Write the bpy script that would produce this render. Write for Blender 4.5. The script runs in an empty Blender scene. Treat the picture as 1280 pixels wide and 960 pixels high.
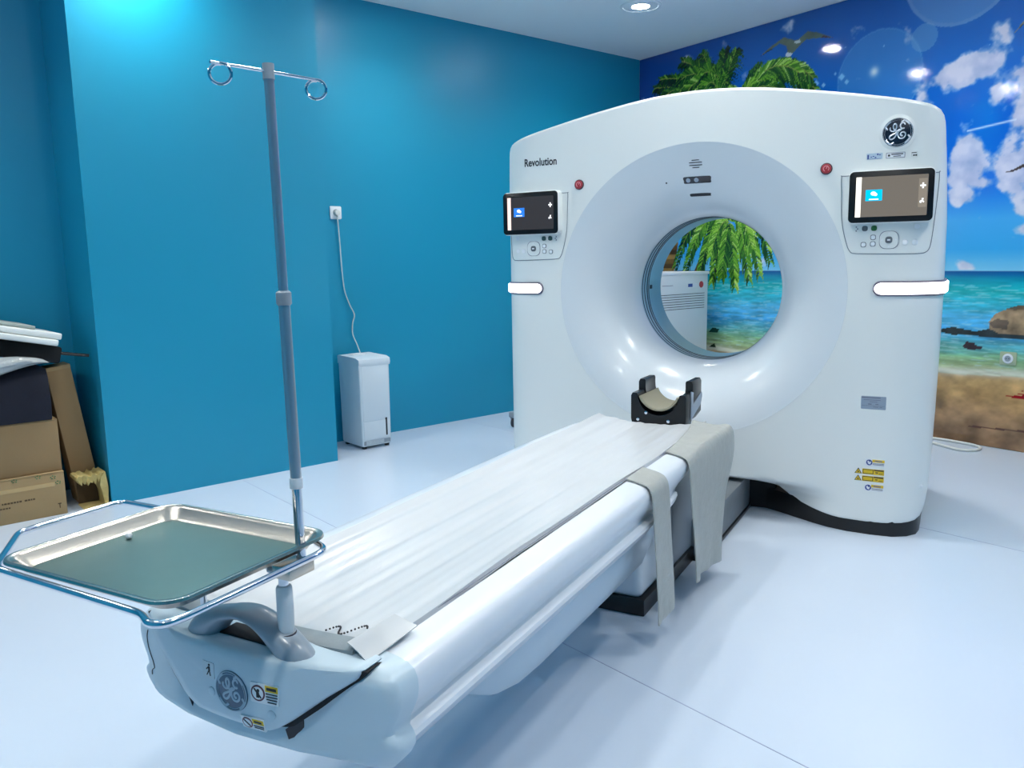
import bpy, bmesh, math, random
import numpy as np
from mathutils import Vector, Matrix, Euler

random.seed(7)
PI = math.pi
scene = bpy.context.scene
COL = scene.collection

# ------------------------------------------------------------------ helpers
def lin(c):
    return tuple(((v / 255.0) / 12.92 if v / 255.0 <= 0.04045 else ((v / 255.0 + 0.055) / 1.055) ** 2.4) for v in c)

def mat(name, rgb, rough=0.5, metal=0.0, noise=None, bump=None, coat=0.0, emit=None, spec=0.5, trans=0.0, alpha=1.0, aniso=None):
    """rgb in sRGB 0-255. noise=(scale, amount) varies the colour; bump=(scale, strength)."""
    m = bpy.data.materials.new(name)
    m.use_nodes = True
    nt = m.node_tree
    b = nt.nodes['Principled BSDF']
    col = lin(rgb) + (1.0,)
    b.inputs['Base Color'].default_value = col
    b.inputs['Roughness'].default_value = rough
    b.inputs['Metallic'].default_value = metal
    b.inputs['Specular IOR Level'].default_value = spec
    b.inputs['Coat Weight'].default_value = coat
    b.inputs['Coat Roughness'].default_value = 0.12
    b.inputs['Transmission Weight'].default_value = trans
    b.inputs['Alpha'].default_value = alpha
    if emit:
        b.inputs['Emission Color'].default_value = lin(emit[0]) + (1,)
        b.inputs['Emission Strength'].default_value = emit[1]
    if noise or bump:
        tc = nt.nodes.new('ShaderNodeTexCoord')
    if noise:
        n = nt.nodes.new('ShaderNodeTexNoise')
        n.inputs['Scale'].default_value = noise[0]
        n.inputs['Detail'].default_value = 5
        nt.links.new(tc.outputs['Object'], n.inputs['Vector'])
        mx = nt.nodes.new('ShaderNodeMix')
        mx.data_type = 'RGBA'
        k = noise[1]
        mx.inputs['A'].default_value = tuple(c * (1 - k) for c in col[:3]) + (1,)
        mx.inputs['B'].default_value = tuple(min(1, c * (1 + k)) for c in col[:3]) + (1,)
        nt.links.new(n.outputs['Fac'], mx.inputs['Factor'])
        nt.links.new(mx.outputs['Result'], b.inputs['Base Color'])
    if bump:
        n2 = nt.nodes.new('ShaderNodeTexNoise')
        n2.inputs['Scale'].default_value = bump[0]
        n2.inputs['Detail'].default_value = 4
        if aniso:
            mp = nt.nodes.new('ShaderNodeMapping')
            mp.inputs['Scale'].default_value = aniso
            nt.links.new(tc.outputs['Object'], mp.inputs['Vector'])
            nt.links.new(mp.outputs['Vector'], n2.inputs['Vector'])
        else:
            nt.links.new(tc.outputs['Object'], n2.inputs['Vector'])
        bp = nt.nodes.new('ShaderNodeBump')
        bp.inputs['Strength'].default_value = bump[1]
        bp.inputs['Distance'].default_value = 0.01
        nt.links.new(n2.outputs['Fac'], bp.inputs['Height'])
        nt.links.new(bp.outputs['Normal'], b.inputs['Normal'])
    return m

class MB:
    """collects shapes, then links them as ONE mesh object"""
    def __init__(self):
        self.v = []
        self.f = []
    def add(self, verts, faces):
        o = len(self.v)
        self.v += [tuple(p) for p in verts]
        self.f += [tuple(i + o for i in f) for f in faces]
        return self
    def box(self, lo, hi, M=None, bev=0.0, seg=2):
        bm = bmesh.new()
        bmesh.ops.create_cube(bm, size=1.0)
        for v in bm.verts:
            v.co = Vector(((v.co.x + .5) * (hi[0] - lo[0]) + lo[0], (v.co.y + .5) * (hi[1] - lo[1]) + lo[1], (v.co.z + .5) * (hi[2] - lo[2]) + lo[2]))
        if bev > 0:
            bmesh.ops.bevel(bm, geom=bm.edges[:], offset=bev, segments=seg, affect='EDGES', profile=0.5)
        return self.bm(bm, M)
    def bm(self, bm, M=None):
        bm.verts.index_update()
        vs = [(M @ v.co if M else v.co) for v in bm.verts]
        fs = [[l.vert.index for l in f.loops] for f in bm.faces]
        bm.free()
        return self.add(vs, fs)
    def loft(self, rings, cap=True, closed=True):
        n = len(rings[0])
        vs = [p for r in rings for p in r]
        fs = []
        for a in range(len(rings) - 1):
            for i in range(n if closed else n - 1):
                j = (i + 1) % n
                fs.append((a * n + i, a * n + j, (a + 1) * n + j, (a + 1) * n + i))
        if cap:
            fs.append(tuple(range(n))[::-1])
            fs.append(tuple(range((len(rings) - 1) * n, len(rings) * n)))
        return self.add(vs, fs)
    def tube(self, pts, r, n=10, closed=False, cap=True):
        pts = [Vector(p) for p in pts]
        N = len(pts)
        rs = r if isinstance(r, (list, tuple)) else [r] * N
        rings = []
        up = None
        for i, p in enumerate(pts):
            if closed:
                t = (pts[(i + 1) % N] - pts[i - 1]).normalized()
            else:
                t = (pts[min(i + 1, N - 1)] - pts[max(i - 1, 0)]).normalized()
            if up is None:
                up = Vector((0, 0, 1)) if abs(t.z) < 0.9 else Vector((1, 0, 0))
            a = (up - t * up.dot(t)).normalized()
            up = a
            b = t.cross(a)
            rr = rs[i]
            if not isinstance(rr, (tuple, list)):
                rr = (rr, rr)
            rings.append([p + a * rr[0] * math.cos(2 * PI * k / n) + b * rr[1] * math.sin(2 * PI * k / n) for k in range(n)])
        if closed:
            rings.append(rings[0])
            return self.loft(rings, cap=False)
        return self.loft(rings, cap=cap)
    def lathe(self, prof, M=None, n=48):
        """prof: list of (r, z) about local z"""
        rings = []
        for r, z in prof:
            ring = [Vector((r * math.cos(2 * PI * k / n), r * math.sin(2 * PI * k / n), z)) for k in range(n)]
            rings.append([M @ p for p in ring] if M else ring)
        return self.loft(rings, cap=True)
    def prism(self, poly, d0, d1, M=None, bev=0.0):
        """poly in local xy, extruded z d0..d1"""
        n = len(poly)
        if bev > 0:
            c = np.array(poly).mean(0)
            def inset(k):
                out = []
                for i in range(n):
                    p = Vector(poly[i]); a = (p - Vector(poly[i - 1])); b = (Vector(poly[(i + 1) % n]) - p)
                    na = Vector((-a.y, a.x)); nb_ = Vector((-b.y, b.x))
                    if na.length > 0: na.normalize()
                    if nb_.length > 0: nb_.normalize()
                    q = (na + nb_)
                    q = q.normalized() if q.length > 1e-6 else na
                    out.append(p + q * k)
                return out
            rings = [[(p[0], p[1], d0) for p in poly], [(p[0], p[1], d1 - bev) for p in poly],
                     [(p.x, p.y, d1 - bev * .3) for p in inset(bev * .3)], [(p.x, p.y, d1) for p in inset(bev)]]
        else:
            rings = [[(p[0], p[1], d0) for p in poly], [(p[0], p[1], d1) for p in poly]]
        if M:
            rings = [[M @ Vector(p) for p in r] for r in rings]
        return self.loft(rings)
    def build(self, name, m, parent=None, angle=40, smooth=True, loc=None):
        me = bpy.data.meshes.new(name)
        me.from_pydata([tuple(p) for p in self.v], [], self.f)
        bm = bmesh.new()
        bm.from_mesh(me)
        bmesh.ops.remove_doubles(bm, verts=bm.verts[:], dist=1e-6)
        bmesh.ops.recalc_face_normals(bm, faces=bm.faces[:])
        bm.to_mesh(me)
        bm.free()
        if smooth:
            me.shade_smooth()
            me.set_sharp_from_angle(angle=math.radians(angle))
        me.materials.append(m)
        return link(name, me, parent)

def link(name, me, parent=None):
    o = bpy.data.objects.new(name, me)
    COL.objects.link(o)
    if parent is not None:
        o.parent = parent
        W = Matrix.Identity(4)
        q = parent
        chain = []
        while q is not None:
            chain.append(q)
            q = q.parent
        for q in reversed(chain):
            W = W @ q.matrix_parent_inverse @ q.matrix_basis
        o.matrix_parent_inverse = W.inverted()
    return o

def tag(o, label, cat, group=None):
    o['label'] = label
    o['category'] = cat
    if group:
        o['group'] = group
    return o

def thing(name, loc, label, cat, group=None):
    o = bpy.data.objects.new(name, None)
    o.empty_display_size = 0.1
    o.location = loc
    COL.objects.link(o)
    return tag(o, label, cat, group)

def struct(o):
    o['kind'] = 'structure'
    return o

def rrect(w, h, r, n=6, cx=0, cy=0):
    pts = []
    for (sx, sy, a0) in ((1, 1, 0), (-1, 1, 90), (-1, -1, 180), (1, -1, 270)):
        for k in range(n + 1):
            a = math.radians(a0 + 90 * k / n)
            pts.append((cx + sx * (w / 2 - r) + r * math.cos(a), cy + sy * (h / 2 - r) + r * math.sin(a)))
    return pts

def circ(r, n=32, cx=0, cy=0, ry=None):
    return [(cx + r * math.cos(2 * PI * k / n), cy + (ry or r) * math.sin(2 * PI * k / n)) for k in range(n)]

def spline(pts, n=8, closed=False):
    """Catmull-Rom through pts"""
    P = [Vector(p) for p in pts]
    N = len(P)
    out = []
    rng = range(N if closed else N - 1)
    for i in rng:
        if closed:
            p0, p1, p2, p3 = P[i - 1], P[i], P[(i + 1) % N], P[(i + 2) % N]
        else:
            p0, p1, p2, p3 = P[max(i - 1, 0)], P[i], P[i + 1], P[min(i + 2, N - 1)]
        for k in range(n):
            t = k / n
            out.append(0.5 * ((2 * p1) + (p2 - p0) * t + (2 * p0 - 5 * p1 + 4 * p2 - p3) * t * t + (3 * p1 - p0 - 3 * p2 + p3) * t ** 3))
    if not closed:
        out.append(P[-1])
    return out

def sst(a, b, x):
    t = min(1, max(0, (x - a) / (b - a)))
    return t * t * (3 - 2 * t)

# front plane frame: local x -> world x, local y -> world z, local z -> towards viewer (-y)
def FR(x, y, z):
    return Matrix(((1, 0, 0, x), (0, 0, -1, y), (0, 1, 0, z), (0, 0, 0, 1)))

def text_mesh(body, size, M, m, name, parent, depth=0.0006, align='LEFT', scale_x=1.0, bend=None):
    cu = bpy.data.curves.new(name, 'FONT')
    cu.body = body
    cu.size = size
    cu.extrude = depth
    cu.align_x = align
    cu.offset = .0011
    to = bpy.data.objects.new(name, cu)
    COL.objects.link(to)
    dg = bpy.context.evaluated_depsgraph_get()
    me = bpy.data.meshes.new_from_object(to.evaluated_get(dg))
    bpy.data.objects.remove(to)
    bpy.data.curves.remove(cu)
    me.transform(M @ Matrix.Diagonal((scale_x, 1, 1, 1)))
    me.materials.clear()
    me.materials.append(m)
    me.name = name
    if bend:
        for v_ in me.vertices: v_.co.y += bend(v_.co.x)
    return link(name, me, parent)

# room frame : B runs along the blue wall, N points out through it
BX, BY = 0.35364, 0.93538
def nb(N, B, z=0.0):
    return Vector((-BY * N + BX * B, BX * N + BY * B, z))
# local frame of a thing facing the room from the blue wall: x along B, y along N, z up
def NBM(N, B, z=0.0, rot=0.0):
    p = nb(N, B, z)
    M = Matrix(((BX, -BY, 0, p.x), (BY, BX, 0, p.y), (0, 0, 1, p.z), (0, 0, 0, 1)))
    return M @ Matrix.Rotation(rot, 4, 'Z')
# local frame for flat things on the blue wall: x along B, y up, z out into the room (-N)
def WALLM(N, B, z):
    p = nb(N, B, z)
    return Matrix(((BX, 0, BY, p.x), (BY, 0, -BX, p.y), (0, 1, 0, p.z), (0, 0, 0, 1)))
CORNER = Vector((-1.487, 3.418, 0))
MD = Vector((0.8976, -0.4408, 0))          # along the mural wall
MN = Vector((-0.4408, -0.8976, 0))         # out of the mural wall into the room
def MUM(s, z, off=0.0):
    p = CORNER + MD * s + MN * off
    return Matrix(((MD.x, 0, MN.x, p.x), (MD.y, 0, MN.y, p.y), (0, 1, 0, z), (0, 0, 0, 1)))
CEIL = 2.91

# ------------------------------------------------------------------ materials
M_floor = mat('floor_vinyl', (204, 216, 232), 0.24, noise=(1.6, 0.03), bump=(260, 0.01))
M_ceil = mat('ceiling_paint', (236, 238, 240), 0.8)
M_blue = mat('blue_wall_paint', (17, 145, 180), 0.40, noise=(0.7, 0.05), bump=(40, 0.02))
M_wallwhite = mat('white_wall_paint', (222, 228, 232), 0.7)
M_white = mat('white_moulded_plastic', (234, 237, 236), 0.28, coat=0.25, noise=(2.0, 0.01))
M_flare = mat('flare_plastic', (220, 226, 232), 0.22, coat=0.35)
M_liner = mat('bore_liner_plastic', (176, 198, 214), 0.25)
M_offwhite = mat('table_plastic', (226, 231, 239), 0.30, coat=0.3, bump=(500, 0.01))
M_cap = mat('end_cap_plastic', (196, 214, 226), 0.35, bump=(600, 0.02))
M_grey = mat('grey_plastic', (150, 160, 170), 0.4)
M_handle = mat('handle_grey', (146, 160, 174), 0.32, coat=0.2)
M_black = mat('black_plastic', (18, 19, 22), 0.35)
M_dark = mat('dark_gap', (24, 24, 30), 0.8)
M_gasket = mat('rubber_gasket', (52, 50, 58), 0.6)
M_line = mat('seam_line', (120, 130, 142), 0.6)
M_ring = mat('bore_ring_groove', (62, 74, 84), 0.3)
M_mattress = mat('mattress_vinyl', (203, 206, 210), 0.32, noise=(7, 0.04), bump=(6, 0.14), aniso=(5, 0.8, 1), coat=0.15)
M_pad = mat('grey_pad_vinyl', (142, 152, 158), 0.45, bump=(60, 0.1))
M_fabric = mat('grey_lead_fabric', (172, 174, 170), 0.45, noise=(24, 0.09), bump=(30, 0.6))
M_fabric2 = mat('grey_skirt_fabric', (120, 126, 132), 0.6, noise=(10, 0.12), bump=(18, 0.3))
M_chrome = mat('chrome', (214, 220, 230), 0.10, metal=1.0)
M_steel = mat('brushed_steel', (190, 184, 174), 0.26, metal=1.0, noise=(30, 0.05), bump=(60, 0.03))
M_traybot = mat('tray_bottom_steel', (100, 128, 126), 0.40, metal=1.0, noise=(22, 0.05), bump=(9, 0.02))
M_alu = mat('aluminium_pole', (176, 184, 194), 0.28, metal=0.85)
M_tape = mat('white_tape', (214, 220, 226), 0.5)
M_cream = mat('cushion_tan', (150, 146, 128), 0.7, bump=(60, 0.1))
M_blackgloss = mat('glossy_black', (12, 14, 19), 0.3, coat=0.1, spec=0.35)
M_yellow = mat('label_yellow', (226, 190, 40), 0.5)
M_ink = mat('label_ink', (34, 36, 46), 0.6)
M_inkgrey = mat('label_grey_ink', (120, 122, 140), 0.6)
M_paper = mat('label_paper', (232, 235, 240), 0.5)
M_labelblue = mat('label_blue', (56, 78, 150), 0.5)
M_red = mat('button_red', (176, 52, 62), 0.4)
M_redlight = mat('button_red_light', (226, 150, 156), 0.4)
M_green = mat('button_green', (40, 110, 62), 0.4)
M_dgreen = mat('button_dark_green', (54, 84, 84), 0.4)
M_dgrey = mat('button_dark_grey', (96, 104, 112), 0.4)
M_btn = mat('button_white', (240, 243, 248), 0.35)
M_silver = mat('rating_plate_silver', (160, 172, 188), 0.35, metal=0.3)
M_navy = mat('emblem_navy', (22, 26, 46), 0.25, coat=0.4)
M_emblemgrey = mat('emblem_blue_grey', (70, 98, 124), 0.4)
M_emblemsilver = mat('emblem_silver', (214, 220, 230), 0.2, metal=0.7)
M_emblempale = mat('emblem_pale', (168, 190, 206), 0.4)
M_card = mat('cardboard', (150, 122, 86), 0.85, noise=(6, 0.08), bump=(120, 0.05))
M_card2 = mat('cardboard_pale', (160, 134, 96), 0.85, noise=(6, 0.08), bump=(120, 0.05))
M_tapeb = mat('packing_tape', (190, 160, 112), 0.25)
M_cardin = mat('cardboard_inside', (92, 74, 52), 0.9)
M_torn = mat('torn_cardboard', (206, 184, 120), 0.9, noise=(30, 0.25), bump=(40, 0.4))
M_case = mat('black_case_fabric', (22, 22, 24), 0.8, bump=(80, 0.2))
M_nicheshade = mat('niche_shade_block', (17, 19, 36), 0.8, noise=(10, 0.2), bump=(14, 0.4))  # navy tone of the shadow in the niche, for the added block
M_film = mat('plastic_film', (158, 164, 166), 0.2, noise=(9, 0.22), bump=(16, 1.0), coat=0.4)
M_panel = mat('white_panel_laminate', (232, 234, 230), 0.4)
M_device = mat('dehumidifier_white', (226, 234, 240), 0.4)
M_lamp = mat('lamp_diffuser', (255, 255, 255), 0.5, emit=((255, 253, 245), 105.0))
M_lampring = mat('lamp_ring', (238, 240, 242), 0.4)
M_led = mat('status_light_glow', (255, 255, 255), 0.4, emit=((252, 248, 255), 2.2))
M_ledrim = mat('status_light_rim', (120, 112, 128), 0.4)
M_cable = mat('white_cable', (218, 220, 216), 0.5)

def screen_mat(name, rgb, e):
    return mat(name, (4, 4, 5), 0.12, emit=(rgb, e))
M_scrR = screen_mat('screen_glow_warm', (104, 98, 90), 0.75)
M_scrL = screen_mat('screen_glow_dark', (60, 56, 58), 0.5)
M_scrbar = screen_mat('screen_bar', (255, 250, 236), 0.9)
M_scrbarL = screen_mat('screen_bar_pink', (246, 214, 206), 0.8)
M_tile = screen_mat('screen_tile_cyan', (0, 176, 232), 0.9)
M_tileL = screen_mat('screen_tile_blue', (44, 116, 214), 0.8)
M_scrpanel = screen_mat('screen_strip', (140, 132, 120), 0.6)
M_icon = screen_mat('screen_icon', (240, 248, 255), 0.9)

# ------------------------------------------------------------------ room shell
def slab(name, pts, z0, z1, m):
    mb = MB()
    mb.prism(pts, z0, z1)
    return struct(mb.build(name, m, smooth=False))

pA = nb(2.6, -4.6); pB = CORNER
pC = CORNER + MD * 6.6
pD = pC - Vector((BX, BY, 0)) * 5.6
pE = nb(2.6, -4.6)
backN = (pD - Vector((0, 0, 0))).dot(Vector((-BY, BX, 0)))
pD = nb(backN, -4.6)
room = [(pA.x, pA.y), (pD.x, pD.y), (pC.x, pC.y), (pB.x, pB.y)]
cen = np.mean(np.array(room), 0)
big = [tuple(cen + (np.array(p) - cen) * 1.06) for p in room]
floor_o = slab('floor', big, -0.12, 0.0, M_floor)
ceil_o = slab('ceiling', big, CEIL, CEIL + 0.12, M_ceil)
def wall(name, a, b, th, m):
    """wall from a to b, thickness th outwards (to the left of a->b if th>0)"""
    d = (b - a).normalized(); n = Vector((-d.y, d.x, 0))
    q = [a, b, b + n * th, a + n * th]
    return slab(name, [(p.x, p.y) for p in q], 0.0, CEIL, m)
wall('wall_left', pA - Vector((BX, BY, 0)) * .1, pB + Vector((BX, BY, 0)) * 0.15, 0.12, M_blue)
wall('wall_far', pB - MD * 0.0, pC + MD * .1, 0.12, M_wallwhite)
wall('wall_right', pC, pD, 0.12, M_blue)
wall('wall_near', pD, pA, 0.12, M_blue)
# pillar standing out of the blue wall
mb = MB()
mb.prism([tuple(nb(2.6, -2.02).xy), tuple(nb(2.115, -2.02).xy), tuple(nb(2.125, -0.712).xy), tuple(nb(2.6, -0.712).xy)], 0.0, CEIL)
struct(mb.build('wall_pillar', M_blue, smooth=False))
# welded seams of the vinyl floor
M_seam = mat('floor_seam', (150, 162, 192), 0.4)
mb = MB()
for Bs in (-1.40, 0.55, -3.35):
    a = nb(2.1 if Bs == -1.40 else 2.58, Bs + .07); b = nb(-3.2, Bs - .07)
    d = (b - a).normalized(); n = Vector((-d.y, d.x, 0)) * 0.0015
    mb.prism([tuple((a + n).xy), tuple((a - n).xy), tuple((b - n).xy), tuple((b + n).xy)], -0.002, 0.0006)
struct(mb.build('trim_1', M_seam, smooth=False))

# ------------------------------------------------------------------ printed beach mural on the far wall
def build_mural():
    step = 0.0065
    S1, Z1 = 6.55, CEIL - 0.004
    ns, nz = int(S1 / step), int(Z1 / step)
    s = np.linspace(0.004, S1, ns); z = np.linspace(0.003, Z1, nz)
    Sg, Zg = np.meshgrid(s, z)
    rng = np.random.RandomState(3)
    def vnoise(x, y, seed):
        xi = np.floor(x).astype(int); yi = np.floor(y).astype(int)
        xf = x - xi; yf = y - yi
        xf = xf * xf * (3 - 2 * xf); yf = yf * yf * (3 - 2 * yf)
        def h(a, b):
            n = (a * 374761393 + b * 668265263 + seed * 1442695041) & 0xffffffff
            n = ((n ^ (n >> 13)) * 1274126177) & 0xffffffff
            return ((n ^ (n >> 16)) & 0xffff) / 65535.0
        return (h(xi, yi) * (1 - xf) + h(xi + 1, yi) * xf) * (1 - yf) + (h(xi, yi + 1) * (1 - xf) + h(xi + 1, yi + 1) * xf) * yf
    def fbm(x, y, seed, o=5):
        t = 0; a = .5
        for k in range(o):
            t = t + a * vnoise(x * 2 ** k + 13.7 * k, y * 2 ** k + 7.1 * k, seed + k); a *= .5
        return t / (1 - .5 ** o)
    def ramp(v, stops):
        xs = [q[0] for q in stops]
        return np.stack([np.interp(v, xs, [q[1][c] for q in stops]) for c in range(3)], -1)
    HZ = 1.084
    sky = ramp(Zg, [(HZ, (128, 204, 238)), (1.22, (58, 168, 232)), (1.4, (70, 170, 236)), (1.6, (22, 116, 224)), (2.0, (18, 100, 206)), (2.35, (24, 106, 198)), (2.9, (36, 96, 176))])
    deep = np.clip((1.2 - Sg) / 1.4, 0, 1)[..., None] * np.clip((Zg - 1.9) / .5, 0, 1)[..., None]
    sky = sky * (1 - .55 * deep) + np.array((22, 52, 140)) * .55 * deep
    img = sky
    def blend(c, a):
        nonlocal img
        a = np.clip(a, 0, 1)[..., None]
        img = img * (1 - a) + np.array(c, float) * a if np.ndim(c) == 1 else img * (1 - a) + c * a
    # clouds
    n1 = fbm(Sg * 5.2, Zg * 5.6, 11, 6); n2 = fbm(Sg * 11, Zg * 12, 31, 5)
    cl = np.zeros_like(Sg)
    for (cs, cz, rs, rz, k) in [(2.72, 2.24, .20, .10, 1.0), (2.95, 2.30, .22, .09, 1.0), (3.12, 2.22, .20, .17, 1.0), (3.05, 2.45, .06, .10, .55), (2.60, 2.16, .10, .16, .8), (2.98, 2.13, .16, .10, .9), (3.22, 2.0, .17, .16, 1.1),
                               (2.85, 1.72, .13, .16, 1.05), (2.83, 1.54, .12, .08, .9), (3.17, 1.66, .14, .17, 1.15), (2.98, 1.62, .16, .06, .7), (2.94, 1.40, .09, .06, .9), (3.25, 1.46, .14, .06, .9), (3.0, 1.28, .2, .02, .5), (3.27, 1.33, .1, .04, .7),
                               (2.45, 2.56, .05, .09, .7), (2.44, 2.44, .07, .03, .5), (1.9, 2.36, .5, .05, .35), (0.62, 2.80, .12, .05, .55), (0.45, 2.66, .06, .08, .4), (.05, 2.62, .05, .16, .6), (.95, 2.84, .05, .05, .35),
                               (2.9, 1.12, .05, .05, .7), (3.1, 1.10, .04, .03, .5), (3.2, 1.17, .12, .03, .5), (3.7, 2.1, .4, .2, 1), (4.4, 1.7, .5, .2, 1), (5.3, 2.3, .6, .2, 1), (3.9, 1.5, .3, .1, 1), (2.2, 1.5, .3, .1, .8), (1.5, 1.9, .5, .1, .6)]:
        cl = np.maximum(cl, k * np.exp(-(((Sg - cs) / rs) ** 2 + ((Zg - cz) / rz) ** 2) * .8))
    cov = np.clip((cl * 1.25 + (n1 - .5) * 2.3 + (n2 - .5) * 1.1 - .55) * 2.8, 0, 1)
    shade = np.clip(.50 + 2.0 * (n2 - .5) + 1.0 * (n1 - .5), 0, 1)[..., None]
    ccol = np.array((176, 182, 214)) * (1 - shade) + np.array((234, 226, 238)) * shade
    blend(ccol, cov * .9 * (Zg > HZ + .01))
    # flare discs of the print
    d = np.hypot(Sg - 2.76, (Zg - 2.93)); blend((150, 180, 214), .42 * (d < .36) + .12 * (abs(d - .35) < .012))
    d = np.hypot(Sg - 2.55, Zg - 2.545); blend((150, 190, 220), .38 * (d < .085))
    d = np.hypot(Sg - 2.25, Zg - 2.36); blend((120, 180, 226), .30 * (d < .30) + .2 * (abs(d - .30) < .006))
    d = np.hypot(Sg - 2.22, Zg - 2.40); blend((225, 240, 250), np.exp(-(d / .03) ** 2))
    for (a, b, r_) in [(1.78, 2.40, .03), (1.84, 2.38, .02), (1.93, 2.44, .012), (1.98, 2.41, .03), (2.02, 2.37, .022), (2.28, 2.55, .008), (2.0, 2.6, .006), (2.95, 2.42, .005)]:
        d = abs(Sg - a) + abs(Zg - b); blend((150, 214, 245), .8 * np.clip((r_ - d) / r_ * 3, 0, 1))
    # contrail
    t = (Sg - 2.85) / .28; blend((226, 236, 250), .8 * np.exp(-((Zg - (1.935 + .03 * t)) / .006) ** 2) * ((t > 0) & (t < 1)))
    # sea
    wav = fbm(Sg * 3.2 + 3, Zg * 26, 51, 5); wav2 = fbm(Sg * 9, Zg * 60, 77, 4)
    zz = Zg + (wav - .5) * .09 * np.clip((HZ - Zg) / .2, 0, 1)
    sea = ramp(zz, [(.40, (206, 196, 160)), (.47, (172, 186, 136)), (.55, (140, 188, 140)), (.62, (96, 176, 176)), (.70, (66, 160, 216)), (.80, (84, 184, 228)), (.88, (56, 186, 212)), (.97, (34, 182, 188)), (1.04, (14, 146, 176)), (1.07, (14, 104, 164)), (1.084, (16, 86, 150))])
    sea = sea * (1 + .55 * (wav2 - .5)[..., None] * np.clip((HZ - zz) / .15, 0, 1)[..., None])
    inb = Zg <= HZ
    img = np.where(inb[..., None], sea, img)
    wav3 = fbm(Sg * 14 + 5, Zg * 150, 60, 4); foam = np.clip((wav3 - .56) * 7, 0, 1) * ((Zg < 1.0) & (Zg > .47)); blend((196, 232, 240), foam * .40)
    # beach: the shore line rises a little to the left
    shore = .425 + .025 * np.sin(Sg * 2.3 + .6) + .03 * (fbm(Sg * 4, Sg * 0 + 2, 5, 3) - .5)
    sn = fbm(Sg * 6, Zg * 9, 91, 6)
    sand = ramp(Zg + (sn - .5) * .12, [(0, (146, 112, 84)), (.15, (158, 122, 88)), (.28, (184, 146, 100)), (.38, (196, 158, 108)), (.5, (204, 170, 122))])
    sand = sand * (1 + .75 * (fbm(Sg * 9, Zg * 13, 123, 5) - .5))[..., None]
    img = np.where((Zg < shore)[..., None], sand, img)
    fo = np.exp(-((Zg - shore - .018) / .026) ** 2); blend((236, 234, 224), fo * (.70 + .5 * (wav2 - .4)))
    # ---- drawn shapes
    def poly(pts, c, a=1.0, tex=0.0):
        P = np.array(pts, float)
        lo = P.min(0); hi = P.max(0)
        i0 = max(0, int(lo[0] / step) - 1); i1 = min(ns, int(hi[0] / step) + 2)
        j0 = max(0, int(lo[1] / step) - 1); j1 = min(nz, int(hi[1] / step) + 2)
        if i1 <= i0 or j1 <= j0: return
        X = Sg[j0:j1, i0:i1]; Y = Zg[j0:j1, i0:i1]
        ins = np.zeros(X.shape, bool)
        n = len(P)
        for i in range(n):
            x0, y0 = P[i]; x1, y1 = P[(i + 1) % n]
            if y0 == y1: continue
            cnd = ((y0 > Y) != (y1 > Y)) & (X < (x1 - x0) * (Y - y0) / (y1 - y0) + x0)
            ins ^= cnd
        cc = np.array(c, float)
        sub = img[j0:j1, i0:i1]
        cc = cc * (1 + tex * (n2[j0:j1, i0:i1] - .5)[..., None]) if tex else cc
        img[j0:j1, i0:i1] = np.where(ins[..., None], sub * (1 - a) + cc * a, sub)
    def frond(p0, p1, up, L, seed, light):
        """arched leaf: rises by 'up' half way, leaflets sweep towards the tip and droop"""
        r_ = random.Random(seed)
        p0 = np.array(p0, float); p1 = np.array(p1, float)
        c_ = (p0 + p1) / 2 + np.array((0, 2 * up))
        nseg = 64
        pts = [p0 * (1 - t) ** 2 + c_ * 2 * t * (1 - t) + p1 * t * t for t in np.linspace(0, 1, nseg)]
        greens = [(16, 44, 20), (30, 70, 26), (50, 102, 30), (80, 140, 36), (120, 180, 48), (164, 212, 78), (200, 232, 120)]
        for side in (0, 1):
            for k in range(3, nseg - 1):
                tdir = pts[k + 1] - pts[k - 1]; tdir /= np.hypot(*tdir)
                nn = np.array((-tdir[1], tdir[0]))
                if nn[1] < 0: nn = -nn
                sgn = 1 if side else -1
                t = k / nseg
                ln = 1.12 * L * (math.sin(PI * min(1, .10 + .82 * t)) ** .6) * r_.uniform(.72, 1.12)
                d1 = tdir * .9 + nn * sgn * .75 + np.array((0, -.10)); d1 /= np.hypot(*d1)
                d2 = tdir * .55 + nn * sgn * .25 + np.array((0, -.75)); d2 /= np.hypot(*d2)
                mid = pts[k] + d1 * ln * .5; tip = mid + d2 * ln * .55
                w_ = .0058
                g = greens[max(0, min(6, int(round(r_.gauss(light - .45 + (.9 if side else -.7), 1.2)))))]
                q = np.array((-d1[1], d1[0])) * w_
                poly([pts[k] - q, mid - q, tip, mid + q, pts[k] + q], g)
        for k in range(nseg - 1):
            q = np.array((0, .0035)); poly([pts[k] - q, pts[k + 1] - q, pts[k + 1] + q, pts[k] + q], (150, 168, 70))
    # trunk seen through the bore, and the trunk behind the machine
    for k in range(24):
        t0, t1 = k / 24, (k + 1) / 24
        def edge(t, sg): return (.30 + .16 * t ** 1.3 + sg * (.085 - .03 * t), .55 + .95 * t)
        poly([edge(t0, -1), edge(t0, 1), edge(t1, 1), edge(t1, -1)], [(120, 86, 40), (168, 128, 66), (92, 64, 32)][k % 3], tex=.5)
    for k in range(26):
        t0, t1 = k / 26, (k + 1) / 26
        def edge2(t, sg): return (.60 + .36 * t + sg * (.05 - .02 * t), .85 + .75 * t)
        poly([edge2(t0, -1), edge2(t0, 1), edge2(t1, 1), edge2(t1, -1)], [(110, 78, 40), (150, 112, 62), (88, 62, 34)][k % 3], tex=.5)
    sd = 0
    # lower crown, in the bore
    c0 = (1.03, 1.47)
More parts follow.
